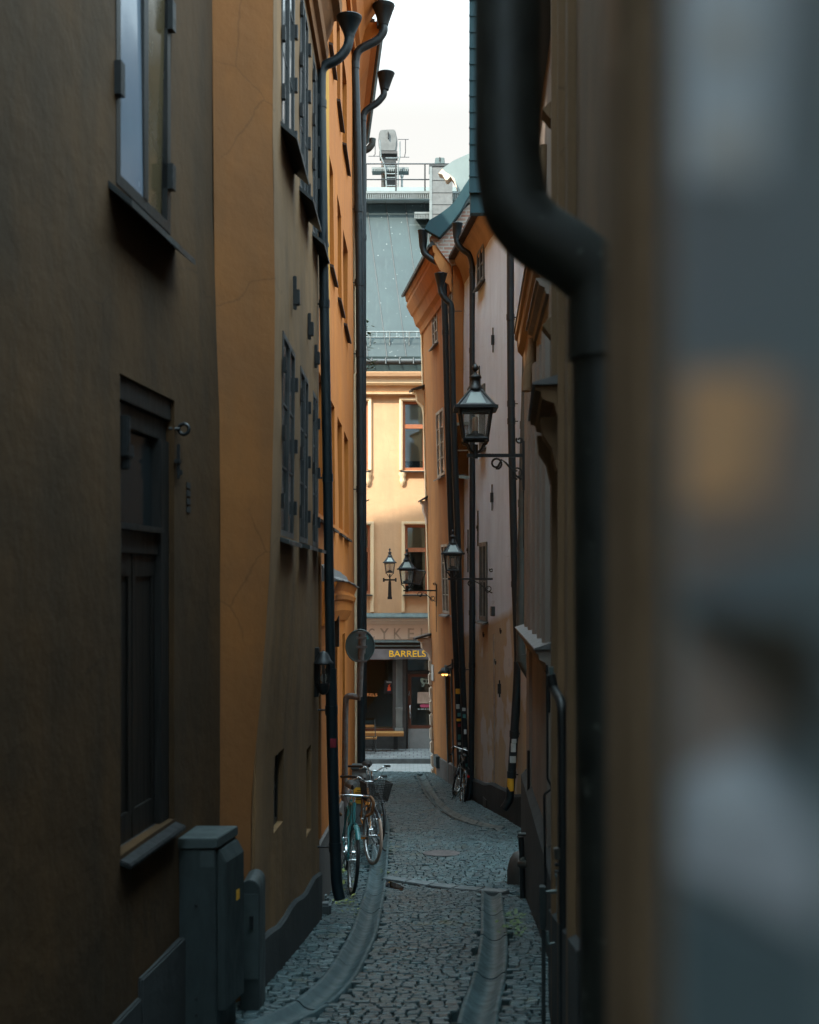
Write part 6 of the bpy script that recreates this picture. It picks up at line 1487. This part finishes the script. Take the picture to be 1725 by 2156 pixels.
pr_([(1430, 1330), (1540, 1410), (1640, 1520), (1570, 1590), (1430, 1660)], 'reflect_tan', .0004)
pr_([(1430, 1640), (1550, 1570), (1660, 1680), (1740, 1800), (1740, 1960), (1430, 1830)], 'reflect_grey', .0008)
pr_([(1480, 1630), (1560, 1620), (1600, 1720), (1500, 1730)], 'reflect_pale', .0012)
pr_([(1430, 1900), (1740, 2010), (1740, 2300), (1430, 2300)], 'reflect_teal', .0004)

# ================================================================== LIGHT, SKY, CAMERA
sc = bpy.context.scene
w = bpy.data.worlds.new('World'); sc.world = w; w.use_nodes = True; nt = w.node_tree; nt.nodes.clear()
out = nt.nodes.new('ShaderNodeOutputWorld'); bg = nt.nodes.new('ShaderNodeBackground'); nt.links.new(bg.outputs[0], out.inputs[0])
sky = nt.nodes.new('ShaderNodeTexSky'); sky.sky_type = 'NISHITA'; sky.sun_disc = False
EL, AZ = math.radians(SUN_EL), math.radians(SUN_AZ)
sky.sun_elevation = EL; sky.sun_rotation = AZ; sky.dust_density = 3; sky.air_density = 1.2
tc = nt.nodes.new('ShaderNodeTexCoord'); sp = nt.nodes.new('ShaderNodeSeparateXYZ'); nt.links.new(tc.outputs['Generated'], sp.inputs[0])
el = ramp(nt, sp.outputs[2], .0, .85)
cr = nt.nodes.new('ShaderNodeValToRGB'); nt.links.new(el, cr.inputs[0])
for i, (p_, c_) in enumerate(HAZE):
    e = cr.color_ramp.elements[i] if i < 2 else cr.color_ramp.elements.new(p_)
    e.position = p_; e.color = (*c_, 1)
cr.color_ramp.interpolation = 'EASE'
hz = mixc(nt, 1.0, cr.outputs[0], (HAZE_GAIN, HAZE_GAIN, HAZE_GAIN), 'MULTIPLY')
cl = noise_n(nt, tc.outputs['Generated'], 2.2, 6, .6, (1, 1, 2.2))
fac = math_n(nt, 'MULTIPLY', ramp(nt, cl, .3, .7), .1); fac = math_n(nt, 'ADD', fac, .86)
nt.links.new(mixc(nt, fac, sky.outputs[0], hz), bg.inputs['Color']); bg.inputs['Strength'].default_value = .1
sl_ = bpy.data.lights.new('sun', 'SUN'); sl_.energy = SUN_E; sl_.angle = math.radians(SUN_ANG); sl_.color = (1, .90, .76)
so = bpy.data.objects.new('sun', sl_); COL.objects.link(so)
d = V((math.sin(AZ) * math.cos(EL), math.cos(AZ) * math.cos(EL), math.sin(EL)))       # towards the sun
so.rotation_euler = (-d).to_track_quat('-Z', 'Y').to_euler(); so.location = (0, -5, 20)
cam = bpy.data.cameras.new('camera'); co = bpy.data.objects.new('camera', cam); COL.objects.link(co); sc.camera = co
co.location = (0, 0, CZ); co.rotation_euler = (math.pi / 2, 0, 0)
cam.sensor_fit = 'VERTICAL'; cam.sensor_height = 30; cam.sensor_width = 24; cam.lens = 30 * F * U / 2156
cam.shift_y = (HY - 1078) / 2156; cam.clip_start = .03; cam.clip_end = 1000
cam.dof.use_dof = True; cam.dof.focus_distance = 18; cam.dof.aperture_fstop = FSTOP
sc.view_settings.view_transform = 'Standard'; sc.view_settings.look = 'None'; sc.view_settings.exposure = EXPO; sc.view_settings.gamma = 1
sc.render.engine = 'CYCLES'
try:
    sc.cycles.use_denoising = True; sc.cycles.denoiser = 'OPENIMAGEDENOISE'
except Exception: pass
sc.cycles.max_bounces = 10; sc.cycles.diffuse_bounces = 6; sc.cycles.glossy_bounces = 4; sc.cycles.transparent_max_bounces = 16
sc.cycles.caustics_reflective = False; sc.cycles.caustics_refractive = False; sc.cycles.sample_clamp_indirect = 6
